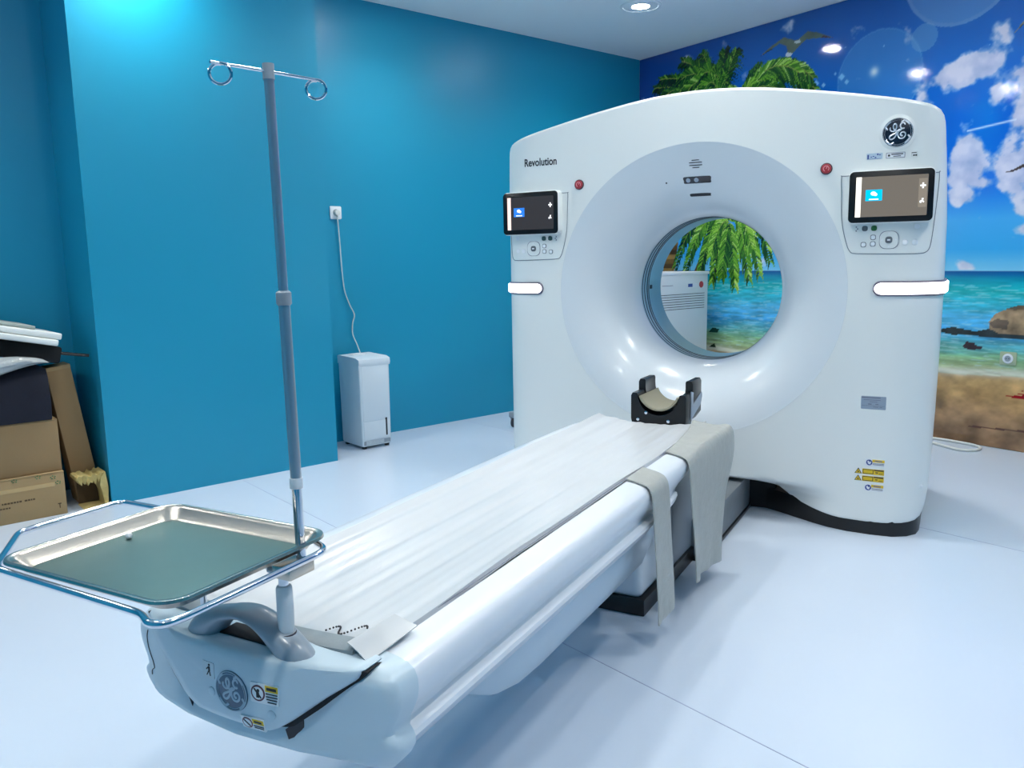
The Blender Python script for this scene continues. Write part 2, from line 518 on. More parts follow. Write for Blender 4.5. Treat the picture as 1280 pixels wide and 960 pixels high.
    for (tx, tz, up, L, li) in [(.34, 1.30, .20, .12, 1.0), (.46, 1.40, .12, .13, 1.2), (.55, 1.58, .08, .13, 1.6), (.44, 1.10, .26, .13, 1.6), (1.52, 1.30, .22, .12, 1.2), (1.46, 1.44, .12, .13, 1.6), (1.50, 1.62, .08, .13, 2.2), (.70, 1.76, .04, .14, 2.2), (1.30, 1.78, .04, .14, 2.6), (.56, 1.06, .24, .14, 2.4), (.72, 1.04, .18, .14, 2.2), (1.44, 1.14, .26, .14, 2.8), (1.34, 1.04, .24, .14, 3.4), (.86, .98, .12, .14, 2.6), (1.24, 1.00, .18, .14, 3.6), (1.10, .95, .10, .14, 3.2), (.96, 1.02, .06, .14, 2.6), (.98, 1.74, .02, .15, 3.4), (1.14, 1.70, .02, .15, 3.6), (.66, 1.30, .14, .14, 3.4), (1.26, 1.26, .14, .14, 4.0), (.84, 1.20, .10, .15, 3.6)]:
        sd += 1; frond(c0, (tx, tz), up, L, sd, li)
    # upper crown, above the machine
    c1 = (.92, 2.44)
    for (tx, tz, up, L, li) in [(.18, 2.64, .04, .13, 1.0), (.12, 2.44, .16, .13, 1.6), (.25, 2.70, .06, .13, 1.4), (.95, 2.80, .0, .16, 1.2), (.72, 2.82, .02, .16, 1.6), (.50, 2.80, .06, .15, 1.4), (1.06, 2.78, .02, .15, 2.0), (.22, 2.34, .20, .15, 2.2), (.34, 2.30, .16, .16, 3.0), (.50, 2.66, .10, .17, 2.2), (.46, 2.42, .18, .17, 2.8), (.62, 2.34, .18, .17, 3.2), (.74, 2.66, .08, .18, 1.8), (.86, 2.62, .06, .18, 1.4), (.70, 2.44, .14, .16, 2.6)]:
        sd += 1; frond(c1, (tx, tz), up, L, sd, li)
    c2 = (1.12, 2.40)
    for (tx, tz, up, L, li) in [(1.30, 2.60, .03, .14, .8), (1.48, 2.56, .06, .14, 1.2), (1.78, 2.36, .15, .15, 2.0), (1.76, 2.44, .17, .14, 2.8), (1.64, 2.50, .13, .15, 3.2), (1.42, 2.42, .10, .15, 3.0), (1.25, 2.40, .08, .14, 3.2), (.94, 2.40, .07, .13, 3.0), (1.55, 2.36, .08, .12, 1.0)]:
        sd += 1; frond(c2, (tx, tz), up, L, sd, li)
    # gulls
    def gull(cx, cz, k, a):
        ca, sa = math.cos(a), math.sin(a)
        def T(p): return (cx + k * (p[0] * ca - p[1] * sa), cz + k * (p[0] * sa + p[1] * ca))
        poly([T(p) for p in [(-.30, -.075), (-.2, .0), (-.1, .055), (0, .03), (.03, .035), (.1, .085), (.18, .075), (.32, .03), (.2, .035), (.1, .03), (.05, -.01), (.0, -.06), (-.05, -.05), (-.06, -.01), (-.13, .015), (-.2, -.025)]], (112, 122, 104), tex=.4)
        poly([T(p) for p in [(-.30, -.075), (-.22, -.03), (-.18, -.02)]], (44, 40, 52))
        poly([T(p) for p in [(.32, .03), (.24, .05), (.22, .036)]], (90, 60, 60))
        poly([T(p) for p in [(-.055, -.05), (0, -.06), (-.02, -.085), (-.06, -.08)]], (220, 226, 232))
        poly([T(p) for p in [(-.01, .015), (.045, .035), (.055, .01), (.03, .005)]], (214, 218, 214))
    gull(1.585, 2.705, .98, -.16)
    gull(3.27, 2.55, .7, .25)
    poly([(3.075, 1.665), (3.13, 1.678), (3.2, 1.712), (3.26, 1.73), (3.2, 1.69), (3.12, 1.664)], (70, 58, 60))
    # rocks
    poly([(2.72, .705), (2.84, .735), (2.98, .715), (3.06, .735), (3.10, .75), (3.5, .75), (3.5, .68), (3.1, .68), (2.95, .69), (2.84, .685)], (44, 52, 54), tex=1.2)
    R_ = [(3.06, .735), (3.055, .78), (3.09, .83), (3.14, .855), (3.2, .86), (3.22, .875), (3.3, .88), (3.55, .88), (3.66, .82), (3.7, .74), (3.4, .71), (3.12, .71)]
    poly(R_, (132, 110, 84), tex=1.5)
    poly([(3.055, .77), (3.08, .745), (3.16, .735), (3.17, .79), (3.1, .80)], (78, 66, 56), .8, tex=1.0)
    poly([(3.14, .86), (3.2, .855), (3.3, .862), (3.5, .87), (3.5, .885), (3.22, .885)], (104, 84, 62), .9, tex=1.0)
    poly([(2.905, .612), (2.93, .648), (2.975, .645), (2.985, .63), (3.03, .622), (3.02, .605), (2.95, .598)], (62, 44, 52), tex=.8)
    # dark shore weed and a red leaf
    poly([(.84, .58), (.88, .62), (.95, .61), (.93, .58)], (26, 70, 60), tex=.6)
    poly([(.84, .455), (.90, .49), (.92, .455)], (36, 60, 46), tex=.6)
    for pts in ([(3.18, .335), (3.3, .352), (3.42, .37), (3.4, .34), (3.25, .322)], [(3.22, .35), (3.34, .37), (3.30, .352)], [(3.26, .37), (3.38, .42), (3.34, .385)]):
        poly(pts, (164, 34, 44))
    for k in range(24):
        a = 2.98 + k * .02; poly([(a - .004, .110 + .001 * k), (a + .026, .111 + .001 * k), (a + .026, .120 + .001 * k), (a - .004, .119 + .001 * k)], (96, 64, 52))
    img = np.clip(img, 0, 255) / 255.0
    lin_ = np.where(img <= .04045, img / 12.92, ((img + .055) / 1.055) ** 2.4)
    # mesh
    base = CORNER + MN * 0.003
    V = np.empty((nz, ns, 3)); V[..., 0] = base.x + MD.x * Sg; V[..., 1] = base.y + MD.y * Sg; V[..., 2] = Zg
    idx = np.arange(nz * ns).reshape(nz, ns)
    F = np.stack([idx[:-1, :-1], idx[:-1, 1:], idx[1:, 1:], idx[1:, :-1]], -1).reshape(-1, 4)
    # rim back to the wall so the sheet has thickness
    ringi = np.concatenate([idx[0, :], idx[1:, -1], idx[-1, -2::-1], idx[-2:0:-1, 0]])
    RV = V.reshape(-1, 3)[ringi] - np.array(MN) * 0.0025
    n0 = nz * ns
    k = np.arange(len(ringi)); k2 = (k + 1) % len(ringi)
    F2 = np.stack([ringi[k], n0 + k, n0 + k2, ringi[k2]], -1)
    allV = np.concatenate([V.reshape(-1, 3), RV]); allF = np.concatenate([F, F2])
    me = bpy.data.meshes.new('beach_mural')
    me.vertices.add(len(allV)); me.vertices.foreach_set('co', allV.ravel())
    me.loops.add(allF.size); me.loops.foreach_set('vertex_index', allF.ravel().astype(np.int32))
    me.polygons.add(len(allF)); me.polygons.foreach_set('loop_start', np.arange(0, allF.size, 4, dtype=np.int32))
    me.update(calc_edges=True)
    ca = me.color_attributes.new('print', 'FLOAT_COLOR', 'POINT')
    cols = np.ones((len(allV), 4)); cols[:n0, :3] = lin_.reshape(-1, 3); cols[n0:, :3] = .7
    ca.data.foreach_set('color', cols.ravel())
    m = bpy.data.materials.new('mural_print'); m.use_nodes = True
    nt = m.node_tree; b = nt.nodes['Principled BSDF']
    at = nt.nodes.new('ShaderNodeVertexColor'); at.layer_name = 'print'
    nt.links.new(at.outputs['Color'], b.inputs['Base Color'])
    b.inputs['Roughness'].default_value = 0.06
    tc = nt.nodes.new('ShaderNodeTexCoord'); no = nt.nodes.new('ShaderNodeTexNoise'); no.inputs['Scale'].default_value = 55; no.inputs['Detail'].default_value = 3
    bp = nt.nodes.new('ShaderNodeBump'); bp.inputs['Strength'].default_value = .045; bp.inputs['Distance'].default_value = .004
    nt.links.new(tc.outputs['Object'], no.inputs['Vector']); nt.links.new(no.outputs['Fac'], bp.inputs['Height']); nt.links.new(bp.outputs['Normal'], b.inputs['Normal'])
    me.materials.append(m)
    o = link('beach_mural', me)
    tag(o, 'glossy wall mural of a tropical beach with palms, clouds, gull and rocks', 'mural')
build_mural()

# ------------------------------------------------------------------ the scanner
gan = thing('ct_scanner', (0, 0.45, 0), 'large white CT scanner gantry with round bore in front of the beach mural', 'scanner')
ZB = 1.05                       # height of the bore axis
R1, R0 = 0.664, 0.35
XA, WF, DF, PF = 0.80, 1.025, 0.20, 2.3
def f_side(x):
    t = (abs(x) - XA) / (WF - XA)
    if t <= 0: return 0.0
    t = min(t, 0.9995)
    return DF * (1 - (1 - t ** PF) ** (1 / PF))
def f_front(x, z):
    y = f_side(x)
    g = 0.16 * sst(0.68, 0.36, abs(x)) * sst(0.20, 0.12, z)
    return y + g
half = [(0.0, 1.943), (.1, 1.9405), (.2, 1.934), (.3, 1.923), (.4, 1.908), (.5, 1.891), (.6, 1.872), (.7, 1.852), (.8, 1.831), (.88, 1.812), (.93, 1.799), (.965, 1.785), (.985, 1.768), (.995, 1.742), (1.000, 1.70), (1.010, 1.55), (1.020, 1.35), (1.024, 1.05), (1.022, .7), (1.018, .4), (1.010, .2), (1.0, .12), (.985, .085), (.965, .068), (.93, .060), (.86, .055), (.775, .053), (.68, .056), (.60, .063), (.54, .070), (.49, .079), (.445, .092), (.405, .113), (.37, .140), (.345, .160), (.32, .173), (.29, .178), (.2, .179), (.1, .179), (0.0, .179)]
def resample(pts, n):
    P = np.array(pts); d = np.r_[0, np.cumsum(np.hypot(*np.diff(P, axis=0).T))]
    t = np.linspace(0, d[-1], n)
    return list(zip(np.interp(t, d, P[:, 0]), np.interp(t, d, P[:, 1])))
hr = resample(half, 150)
outline = hr + [(-x, z) for x, z in hr[-2:0:-1]]
def scale_about(o, k):
    """inset the outline by k metres roughly along its normal"""
    n = len(o); out = []
    for i in range(n):
        a = Vector(o[i - 1]); b = Vector(o[(i + 1) % n]); d = (b - a).normalized()
        nrm = Vector((d.y, -d.x))    # outline runs clockwise seen from front -> inward
        out.append((o[i][0] + nrm.x * k, o[i][1] + nrm.y * k))
    return out
ins = scale_about(outline, 0.014)
ang = [math.atan2(z - ZB, x) for x, z in ins]
rings = []
rings.append([(x * 0.995, .47, z) for x, z in outline])
rings.append([(x, f_front(x, z) + .016, z) for x, z in outline])
mid = scale_about(outline, 0.004)
rings.append([(x, f_front(x, z) + .005, z) for x, z in mid])
K = 26
for k in range(K + 1):
    u = k / K
    w = u ** 2.2 if u < 1 else 1.0            # dense near the outline
    ring = []
    for (x, z), a in zip(ins, ang):
        cx, cz = R1 * 1.004 * math.cos(a), ZB + R1 * 1.004 * math.sin(a)
        X = x + (cx - x) * w; Z = z + (cz - z) * w
        ring.append((X, f_front(X, Z), Z))
    rings.append(ring)
mb = MB(); mb.loft(rings, cap=False)
mb.build('front_cover', M_white, gan, angle=35)
# horn shaped bore flare
prof = []
for k in range(41):
    t = k / 40
    r = R1 - (R1 - R0) * t
    prof.append((r, 0.25 * (1 - math.sqrt(max(0, 1 - t * t))) + 0.04 * t))
NA = 160
def axis_ring(r, y):
    return [(r * math.cos(2 * PI * k / NA), y, ZB + r * math.sin(2 * PI * k / NA)) for k in range(NA)]
mb = MB(); mb.loft([axis_ring(R1 * 1.007, .004), axis_ring(R1 * 1.006, -.0006), axis_ring(R1 * 1.002, -.0004)] + [axis_ring(r, y) for r, y in prof], cap=False)
mb.build('bore_flare', M_flare, gan, angle=60)
def flare_pt(r, a=PI / 2, lift=0.0):
    t = (R1 - r) / (R1 - R0)
    y = 0.25 * (1 - math.sqrt(max(0, 1 - t * t))) + 0.04 * t
    dy = (0.25 * t / math.sqrt(max(1e-4, 1 - t * t)) + 0.04) / -(R1 - R0)      # dy/dr
    nrm = Vector((dy * math.cos(a), -1, dy * math.sin(a))).normalized()
    # tangent frame
    p = Vector((r * math.cos(a), y, ZB + r * math.sin(a)))
    yy = Vector((math.cos(a), dy, math.sin(a))).normalized()
    xx = yy.cross(nrm)
    p = p + nrm * lift
    return Matrix(((xx.x, yy.x, nrm.x, p.x), (xx.y, yy.y, nrm.y, p.y), (xx.z, yy.z, nrm.z, p.z), (0, 0, 0, 1)))
# bore lining with grooves
mb = MB(); mb.loft([axis_ring(R0, .286), axis_ring(R0, .60), axis_ring(R0 + .03, .66), axis_ring(R0 + .12, .78), axis_ring(R0 + .28, .90)], cap=False)
lin_o = mb.build('bore_liner', M_liner, gan, angle=50)
for y0, w in ((.300, .009), (.335, .010), (.372, .012), (.40, .004)):
    mb = MB(); mb.loft([axis_ring(R0 + .001, y0), axis_ring(R0 - .0022, y0 + .001), axis_ring(R0 - .0022, y0 + w - .001), axis_ring(R0 + .001, y0 + w)], cap=False)
    mb.build('groove_ring', M_ring, lin_o, angle=80)
mb = MB(); mb.box((-R0 - .001, .425, 1.045), (-R0 + .003, .455, 1.065), bev=.001)
mb.build('position_sensor', M_ink, lin_o)
# rear cover and gasket
rear = [(x * .992, z) for x, z in outline]
rear_rings = [[(x, .475, max(z, .03)) for x, z in rear], [(x, .86, max(z, .03)) for x, z in rear]]
ins2 = scale_about(rear, .05)
rear_rings.append([(x, .92, max(z, .05)) for x, z in ins2])
for u in (.3, .6, 1.0):
    ring = []
    for (x, z) in ins2:
        a = math.atan2(z - ZB, x)
        ring.append((x + (.63 * math.cos(a) - x) * u, .92 - .02 * u, max(z, .05) + (ZB + .63 * math.sin(a) - max(z, .05)) * u))
    rear_rings.append(ring)
mb = MB(); mb.loft(rear_rings, cap=False)
mb.build('rear_cover', M_white, gan, angle=40)
gk = [(q if q[1] > 1.80 else p_) for q, p_ in zip(scale_about(outline, -.006), scale_about(outline, .012))]; gi = scale_about(outline, .03)
mb = MB()
mb.loft([[(x, .468, z) for x, z in gi], [(x, .462, z) for x, z in gk], [(x, .482, z) for x, z in gk], [(x, .486, z) for x, z in gi]], cap=False)
mb.build('cover_gasket', M_gasket, gan, angle=50)
# black kick base; recessed in the middle where the table docks
bp_half = [(.0, .215), (.26, .215), (.32, .205), (.38, .175), (.46, .125), (.55, .070), (.62, .035), (.70, .012), (.80, .004), (.885, .012), (.94, .045), (.975, .095), (.985, .16), (.985, .88)]
base = [(x, y) for x, y in bp_half] + [(-x, y) for x, y in bp_half[::-1][:-1]]
mb = MB(); mb.prism(base, 0.0, 0.10)
mb.build('kick_base', M_black, gan, angle=30)
mb = MB(); mb.box((-.36, .205, .0), (.36, .24, .21))
mb.build('recess_panel', M_dark, gan)

# displays
def rr_prism(w, h, r, d0, d1, M, bev=.003):
    m_ = MB(); m_.prism(rrect(w, h, r, 6), d0, d1, M, bev); return m_
for sx in (1, -1):
    cx, cz = sx * .816, 1.437
    tl = Matrix.Translation((cx, -.006, cz)) @ Matrix.Rotation(math.radians(3 * sx), 4, 'Z') @ FR(0, 0, 0)
    hous = rr_prism(.318, .212, .022, -.03, .028, tl, .006).build('display', M_white, gan)
    rr_prism(.312, .205, .018, .027, .0305, tl, .001).build('bezel', M_blackgloss, hous)
    a = MB(); a.prism(rrect(.264, .160, .003, 2, .002, 0), .0300, .0312, tl); a.build('screen', M_scrR if sx > 0 else M_scrL, hous, smooth=False)
    a = MB(); a.prism(rrect(.020, .160, .001, 2, -.120, 0), .0310, .0316, tl); a.build('status_bar', M_scrbar if sx > 0 else M_scrbarL, hous, smooth=False)
    tx = -.062 if sx > 0 else -.062
    a = MB(); a.prism(rrect(.062, .044, .001, 2, tx, .006), .0310, .0316, tl); a.build('menu_tile', M_tile if sx > 0 else M_tileL, hous, smooth=False)
    a = MB(); a.prism(circ(.010, 16, tx - .002, .013, .008), .0315, .0319, tl); a.prism(circ(.007, 16, tx + .006, .009, .006), .0315, .0319, tl)
    a.prism(rrect(.036, .004, .001, 2, tx, -.010), .0315, .0319, tl); a.build('tile_icon', M_icon, hous, smooth=False)
    if sx > 0:
        a = MB(); a.prism(rrect(.030, .112, .001, 2, .116, .008), .0310, .0314, tl); a.build('tool_strip', M_scrpanel, hous, smooth=False)
    a = MB(); a.prism([(.106, .033), (.113, .033), (.113, .025), (.119, .025), (.119, .033), (.126, .033), (.126, .039), (.119, .039), (.119, .047), (.113, .047), (.113, .039), (.106, .039)], .0313, .0318, tl)
    a.build('tool_icon', M_icon, hous, smooth=False)
    a = MB(); a.prism([(.106, -.03), (.112, -.032), (.115, -.026), (.121, -.031), (.123, -.026), (.118, -.022), (.121, -.014), (.114, -.013), (.113, -.022), (.107, -.023)], .0313, .0318, tl)
    a.build('tool_icon', M_icon, hous, smooth=False)
    # control panel outline and keys (mirrored on the other side)
    cp = [(.626, 1.525), (.628, 1.46), (.632, 1.36), (.642, 1.30), (.657, 1.245), (.668, 1.222), (.684, 1.211), (.75, 1.208), (.85, 1.206), (.93, 1.206), (.955, 1.212), (.968, 1.235), (.975, 1.30), (.983, 1.42), (.986, 1.525), (.97, 1.527), (.80, 1.528), (.64, 1.529)]
    cps = spline([(x, 0, z) for x, z in cp], 6, closed=True)
    ring_o = [(sx * p.x, f_side(p.x) - .0015, p.z) for p in cps]
    cpx = sum(p[0] for p in ring_o) / len(ring_o)
    a = MB(); a.tube(ring_o, .0016, 6, closed=True)
    pan = a.build('control_panel', M_line, gan)
    def key(dx, dz, r, m, ry=None, nm='key', rim=None, th=.004):
        X = .817 + dx; y = f_side(X)
        Mx = FR(sx * X, y, 1.263 + dz)
        b_ = MB(); b_.prism(rrect(2 * r, 2 * (ry or r), min(r, ry or r) * .75, 5), -.02, th, Mx, .0012)
        k_ = b_.build(nm, m, pan)
        if rim:
            b_ = MB(); kk = 1.25 if r < .02 else 1.04; b_.prism(rrect(2 * kk * r, 2 * kk * (ry or r), min(r, ry or r) * .68 * kk, 5), -.02, th - .0012, Mx, .0008); b_.build(nm + '_rim', rim, pan)
    key(-.058, .049, .011, M_green if sx > 0 else M_dgreen)
    key(-.093, .049, .011, M_dgrey if sx > 0 else M_dgreen)
    key(.100, .052, .010, M_btn, nm='key')
    key(-.060, .012, .0085, M_btn, rim=M_dgrey); key(-.096, -.017, .0085, M_btn, rim=M_dgrey); key(-.060, -.015, .0085, M_btn, rim=M_dgrey)
    key(.060, -.011, .0105, M_btn); key(.096, -.011, .0105, M_btn)
    key(0, 0, .035, M_white, nm='navigation_pad', th=.003, rim=M_inkgrey)
    key(0, 0, .0135, M_dgrey, nm='centre_key', th=.007)
    Mx = FR(sx * .817, 0, 1.263)
    for q in range(4):
        an = q * PI / 2
        a = MB(); a.prism([(.026 * math.cos(an) + .005 * math.cos(an + t), .026 * math.sin(an) + .005 * math.sin(an + t)) for t in (0, 2.1, 4.2)], .0025, .0045, Mx); a.build('arrow_mark', M_btn, pan, smooth=False)
    a = MB(); a.prism(rrect(.012, .006, .002, 3), .0065, .0078, Mx); a.build('key_symbol', M_btn, pan, smooth=False)
    a = MB()
    for q in range(3): a.prism(circ(.003, 10, sx * (-.124 + (.003 if q % 2 else -.002)), .056 - q * .008), .0003, .0012, Mx)
    a.build('panel_icon', M_inkgrey, pan, smooth=False)
    # wrap-around status light
    samp = []
    for q in range(8): samp.append((.771 + .028 * q / 7,))
    xs = [.771 + .028 * (1 - math.cos(q / 7 * PI / 2)) for q in range(8)] + list(np.linspace(.81, 1.018, 16))
    path = [(x, f_side(x)) for x in xs] + [(1.024, y) for y in (.20, .24, .30, .36, .40)]
    def strip(h0, lift, name, m, parent, x0):
        rg = []
        acc = 0
        for i, (x, y) in enumerate(path):
            if i: acc += math.hypot(x - path[i - 1][0], y - path[i - 1][1])
            hh = h0 * math.sqrt(max(1e-4, 1 - max(0, 1 - acc / .028) ** 2))
            p0 = path[max(i - 1, 0)]; p1 = path[min(i + 1, len(path) - 1)]
            t = Vector((p1[0] - p0[0], p1[1] - p0[1])).normalized(); n_ = Vector((t.y, -t.x))
            sec = [(-.02, -hh), (lift * .5, -hh), (lift, -hh + min(.007, hh * .4)), (lift, hh - min(.007, hh * .4)), (lift * .5, hh), (-.02, hh)]
            rg.append([(sx * (x + x0 * (1 if acc < .03 else 0) + n_.x * o_), y + n_.y * o_, 1.064 + h_) for o_, h_ in sec])
        m_ = MB(); m_.loft(rg); return m_.build(name, m, parent, angle=50)
    rim = strip(.0315, .010, 'status_light', M_ledrim, gan, -.006)
    strip(.0255, .016, 'light_lens', M_led, rim, 0.0)
    # emergency stop
    Mx = FR(sx * .5645, 0.0, 1.5634) if True else None
    # sits on the front face just outside the flare
    a = MB(); a.prism(circ(.024, 36), -.01, .006, Mx, .002); es = a.build('emergency_button', M_gasket, gan)
    a = MB(); a.prism(circ(.020, 36), .004, .011, Mx, .003); a.build('button_cap', M_red, es)
    a = MB()
    a.tube([(sx * .5645 + .011 * math.cos(t), -.0112, 1.5634 + .011 * math.sin(t)) for t in np.linspace(-.8, 4.2, 20)], .0016, 6)
    a.tube([(sx * .5645, -.0112, 1.5634), (sx * .5645 + .006, -.0112, 1.575)], .0016, 6)
    a.build('button_mark', M_redlight, es)

# monogram emblem: two looped script letters in a ring with four small curls
def monogram(R, M, m_disc, m_mark, name, parent, lift=.004, raised=True):
    a = MB(); a.prism(circ(R, 64), -.006, lift, M, .0015)
    e = a.build(name, m_disc, parent)
    k = R
    zt = lift + (.0012 if raised else .0002)
    w = R * (.043 if raised else .055)
    fl = .0016 if raised else .0006
    def stroke(pts, ww=1.0, n=6):
        P = spline([(p[0] * k, p[1] * k, zt) for p in pts], n)
        # flat ribbon with tapered ends
        L = len(P)
        rr = [(max(.15, min(1, min(i, L - 1 - i) / 3.0)) * w * ww, fl) for i in range(L)]
        q = MB()
        pts3 = [M @ p for p in P]
        nrm = (M.to_3x3() @ Vector((0, 0, 1))).normalized()
        rg = []
        for i, p in enumerate(pts3):
            t = (pts3[min(i + 1, L - 1)] - pts3[max(i - 1, 0)]).normalized(); s_ = nrm.cross(t)
            rg.append([p - s_ * rr[i][0], p - s_ * rr[i][0] * .4 + nrm * fl, p + s_ * rr[i][0] * .4 + nrm * fl, p + s_ * rr[i][0], p - nrm * fl])
        q.loft(rg)
        return q
    mk = MB()
    def put(q):
        mk.add(q.v, q.f)
    # outer rings
    for rr_, ww in ((.955, .05), (.84, .022)):
        ring = [M @ Vector((k * rr_ * math.cos(t), k * rr_ * math.sin(t), zt)) for t in np.linspace(0, 2 * PI, 73)[:-1]]
        mk.tube(ring, max(.0006, k * ww * .6), 6, closed=True)
    # four curls between the rings
    for q_ in range(4):
        a0 = q_ * PI / 2 + .55
        pts = [(.90 * math.cos(a0 + t), .90 * math.sin(a0 + t)) for t in np.linspace(0, .55, 6)]
        pts += [((.80 - .06 * i) * math.cos(a0 + .62 + .05 * i), (.80 - .06 * i) * math.sin(a0 + .62 + .05 * i)) for i in range(3)]
        put(stroke(pts, 1.2))
    # first letter
    put(stroke([(-.46, .40), (-.50, .24), (-.38, .10), (-.20, .12), (-.10, .30), (-.10, .50), (-.20, .60), (-.29, .48), (-.27, .28), (-.12, .10), (.08, .16), (.16, .24)], 1.1))
    put(stroke([(-.20, .14), (-.06, .08), (-.04, -.04), (-.14, -.26), (-.28, -.42), (-.44, -.44), (-.52, -.32), (-.44, -.20), (-.26, -.10), (.04, .06), (.26, .18)], 1.1))
    # second letter
    put(stroke([(.46, .46), (.40, .60), (.26, .62), (.16, .48), (.20, .30), (.34, .24), (.44, .30)], 1.1))
    put(stroke([(.34, .24), (.14, .16), (.02, .0), (.02, -.22), (.14, -.40), (.34, -.42), (.48, -.30), (.50, -.12), (.38, .0), (.24, -.04), (.18, -.16), (.26, -.26), (.34, -.20)], 1.1))
    mk.build('monogram', m_mark, e, angle=60)
    return e
Mx = FR(.830, f_side(.83), 1.688)
a = MB(); a.prism(circ(.070, 48), -.004, .0015, Mx, .001); a.build('emblem_seat', M_white, gan)
monogram(.057, Mx, M_navy, M_emblemsilver, 'emblem', gan, lift=.005)
text_mesh('Revolution', .052, FR(-.866, -.0002, 1.668), M_ink, 'wordmark', gan, depth=.0006, scale_x=.80, bend=f_side)

# small printed stickers
def sticker(cx, cz, w, h, m, name, parent, yfun=f_side, th=.0008, M=None):
    Mx_ = M or FR(cx, yfun(cx), cz)
    a_ = MB(); a_.prism(rrect(w, h, min(w, h) * .06, 2), -.003, th, Mx_)
    return a_.build(name, m, parent, smooth=False), Mx_
def marks(Mx_, rects, m, name, parent, z0=.0006, z1=.0014):
    a_ = MB()
    for (x, y, w, h) in rects:
        a_.prism([(x - w / 2, y - h / 2), (x + w / 2, y - h / 2), (x + w / 2, y + h / 2), (x - w / 2, y + h / 2)], z0, z1, Mx_)
    return a_.build(name, m, parent, smooth=False)
st, Mx = sticker(.748, 1.601, .060, .024, mat('sticker_pale_blue', (186, 206, 222), .5), 'sticker', gan)
r_ = random.Random(4)
marks(Mx, [(-.024, -.002, .006, .018)] + [(-.012 + .008 * i, r_.uniform(-.006, .008), .006, r_.uniform(.003, .007)) for i in range(5)] + [(.0, -.010, .05, .0015)], M_labelblue, 'sticker_print', st)
st, Mx = sticker(.826, 1.600, .070, .022, M_inkgrey, 'sticker', gan)
marks(Mx, [(0, 0, .066, .018)], M_paper, 'sticker_field', st)
marks(Mx, [(.006, .004, .044, .004), (.006, -.004, .028, .003), (-.024, 0, .008, .008)], M_ink, 'sticker_print', st, .0012, .0018)
st, Mx = sticker(.889, 1.600, .036, .022, M_white, 'sticker', gan)
marks(Mx, [(-.010, -.002, .010, .012), (.004, -.004, .008, .005), (.012, -.004, .006, .006), (.002, .006, .022, .003)], M_ink, 'sticker_print', st)
st, Mx = sticker(.789, .582, .098, .056, M_silver, 'rating_plate', gan)
marks(Mx, [(-.010, .022, .074, .004), (-.006, .012, .066, .002), (0, .004, .03, .002), (-.014, -.006, .014, .004), (.014, -.006, .012, .003), (.010, -.018, .02, .002), (.03, -.018, .01, .002), (0, -.013, .09, .0012)], M_inkgrey, 'plate_print', st)
for cz, up in ((.322, True), (.211, False)):
    st, Mx = sticker(.806, cz, .078, .030, M_paper, 'caution_label', gan)
    a = MB(); a.prism(circ(.0125, 28, -.022, 0), .0006, .0013, Mx); a.build('notice_disc', M_labelblue, st, smooth=False)
    a = MB(); a.prism([(-.030, .004), (-.024, .008), (-.022, .002), (-.014, .004), (-.018, -.008), (-.026, -.006)], .0012, .0018, Mx); a.build('notice_figure', M_paper, st, smooth=False)
    marks(Mx, [(.014, .008, .048, .012)], M_yellow, 'caution_band', st)
    marks(Mx, [(.014, .008, .030, .005), (.014, -.003, .044, .002), (.014, -.008, .044, .002)], M_inkgrey, 'caution_print', st, .0012, .0018)
for cz in (.281, .250):
    st, Mx = sticker(.801, cz, .086, .024, M_yellow, 'warning_label', gan)
    marks(Mx, [(-.020, 0, .042, .019)], M_ink, 'warning_frame', st)
    marks(Mx, [(-.020, 0, .037, .014)], M_yellow, 'warning_field', st, .0012, .0018)
    marks(Mx, [(.022, .008, .038, .005), (.014, -.002, .010, .004), (.030, -.006, .014, .002)], M_ink, 'warning_print', st)
    Mt = FR(.742, f_side(.742), cz)
    a = MB(); a.prism([(-.015, -.011), (.015, -.011), (0, .014)], -.002, .0008, Mt); tr = a.build('warning_triangle', M_ink, gan, smooth=False)
    a = MB(); a.prism([(-.011, -.009), (.011, -.009), (0, .009)], .0006, .0013, Mt); a.build('triangle_field', M_yellow, tr, smooth=False)
    a = MB(); a.prism(circ(.003, 12, 0, -.003), .0012, .0018, Mt); a.build('triangle_mark', M_ink, tr, smooth=False)
for sx in (1, -1):
    X = .985; a = MB(); a.prism(circ(.006, 16), -.01, .002, FR(sx * X, f_side(X) - .002, .221), .0008); a.build('cover_screw', M_paper, gan)
# devices on the flare
Mf = flare_pt(.575, PI / 2, 0)
a = MB()
for i, (w, y) in enumerate(((.034, .017), (.060, .006), (.060, -.006), (.032, -.017))):
    a.prism(rrect(w, .0035, .0015, 3, .0, y), -.002, .0012, Mf)
a.build('speaker_grille', M_ink, gan, smooth=False)
Mf = flare_pt(.507, PI / 2, 0)
a = MB(); a.prism(rrect(.132, .034, .009, 5, 0, 0), -.004, .002, Mf, .001); cw = a.build('camera_window', M_navy, gan)
for x in (-.042, -.004):
    a = MB(); a.prism(circ(.0105, 24, x, 0), .001, .004, Mf, .001); a.build('lens', M_silver, cw)
Mf = flare_pt(.443, PI / 2, 0)
a = MB(); a.prism(rrect(.110, .017, .007, 5, .008, 0), -.004, .002, Mf, .001); a.build('laser_window', M_ink, gan)
Mf = flare_pt(.52, PI / 2 + .28, 0)
a = MB(); a.prism(circ(.004, 14), -.002, .0015, Mf); a.build('microphone_hole', M_ink, gan)

# ------------------------------------------------------------------ patient table
tab = thing('patient_table', (0, -1.4, 0), 'long white scanner patient table with grey mattress in front of the gantry', 'table')
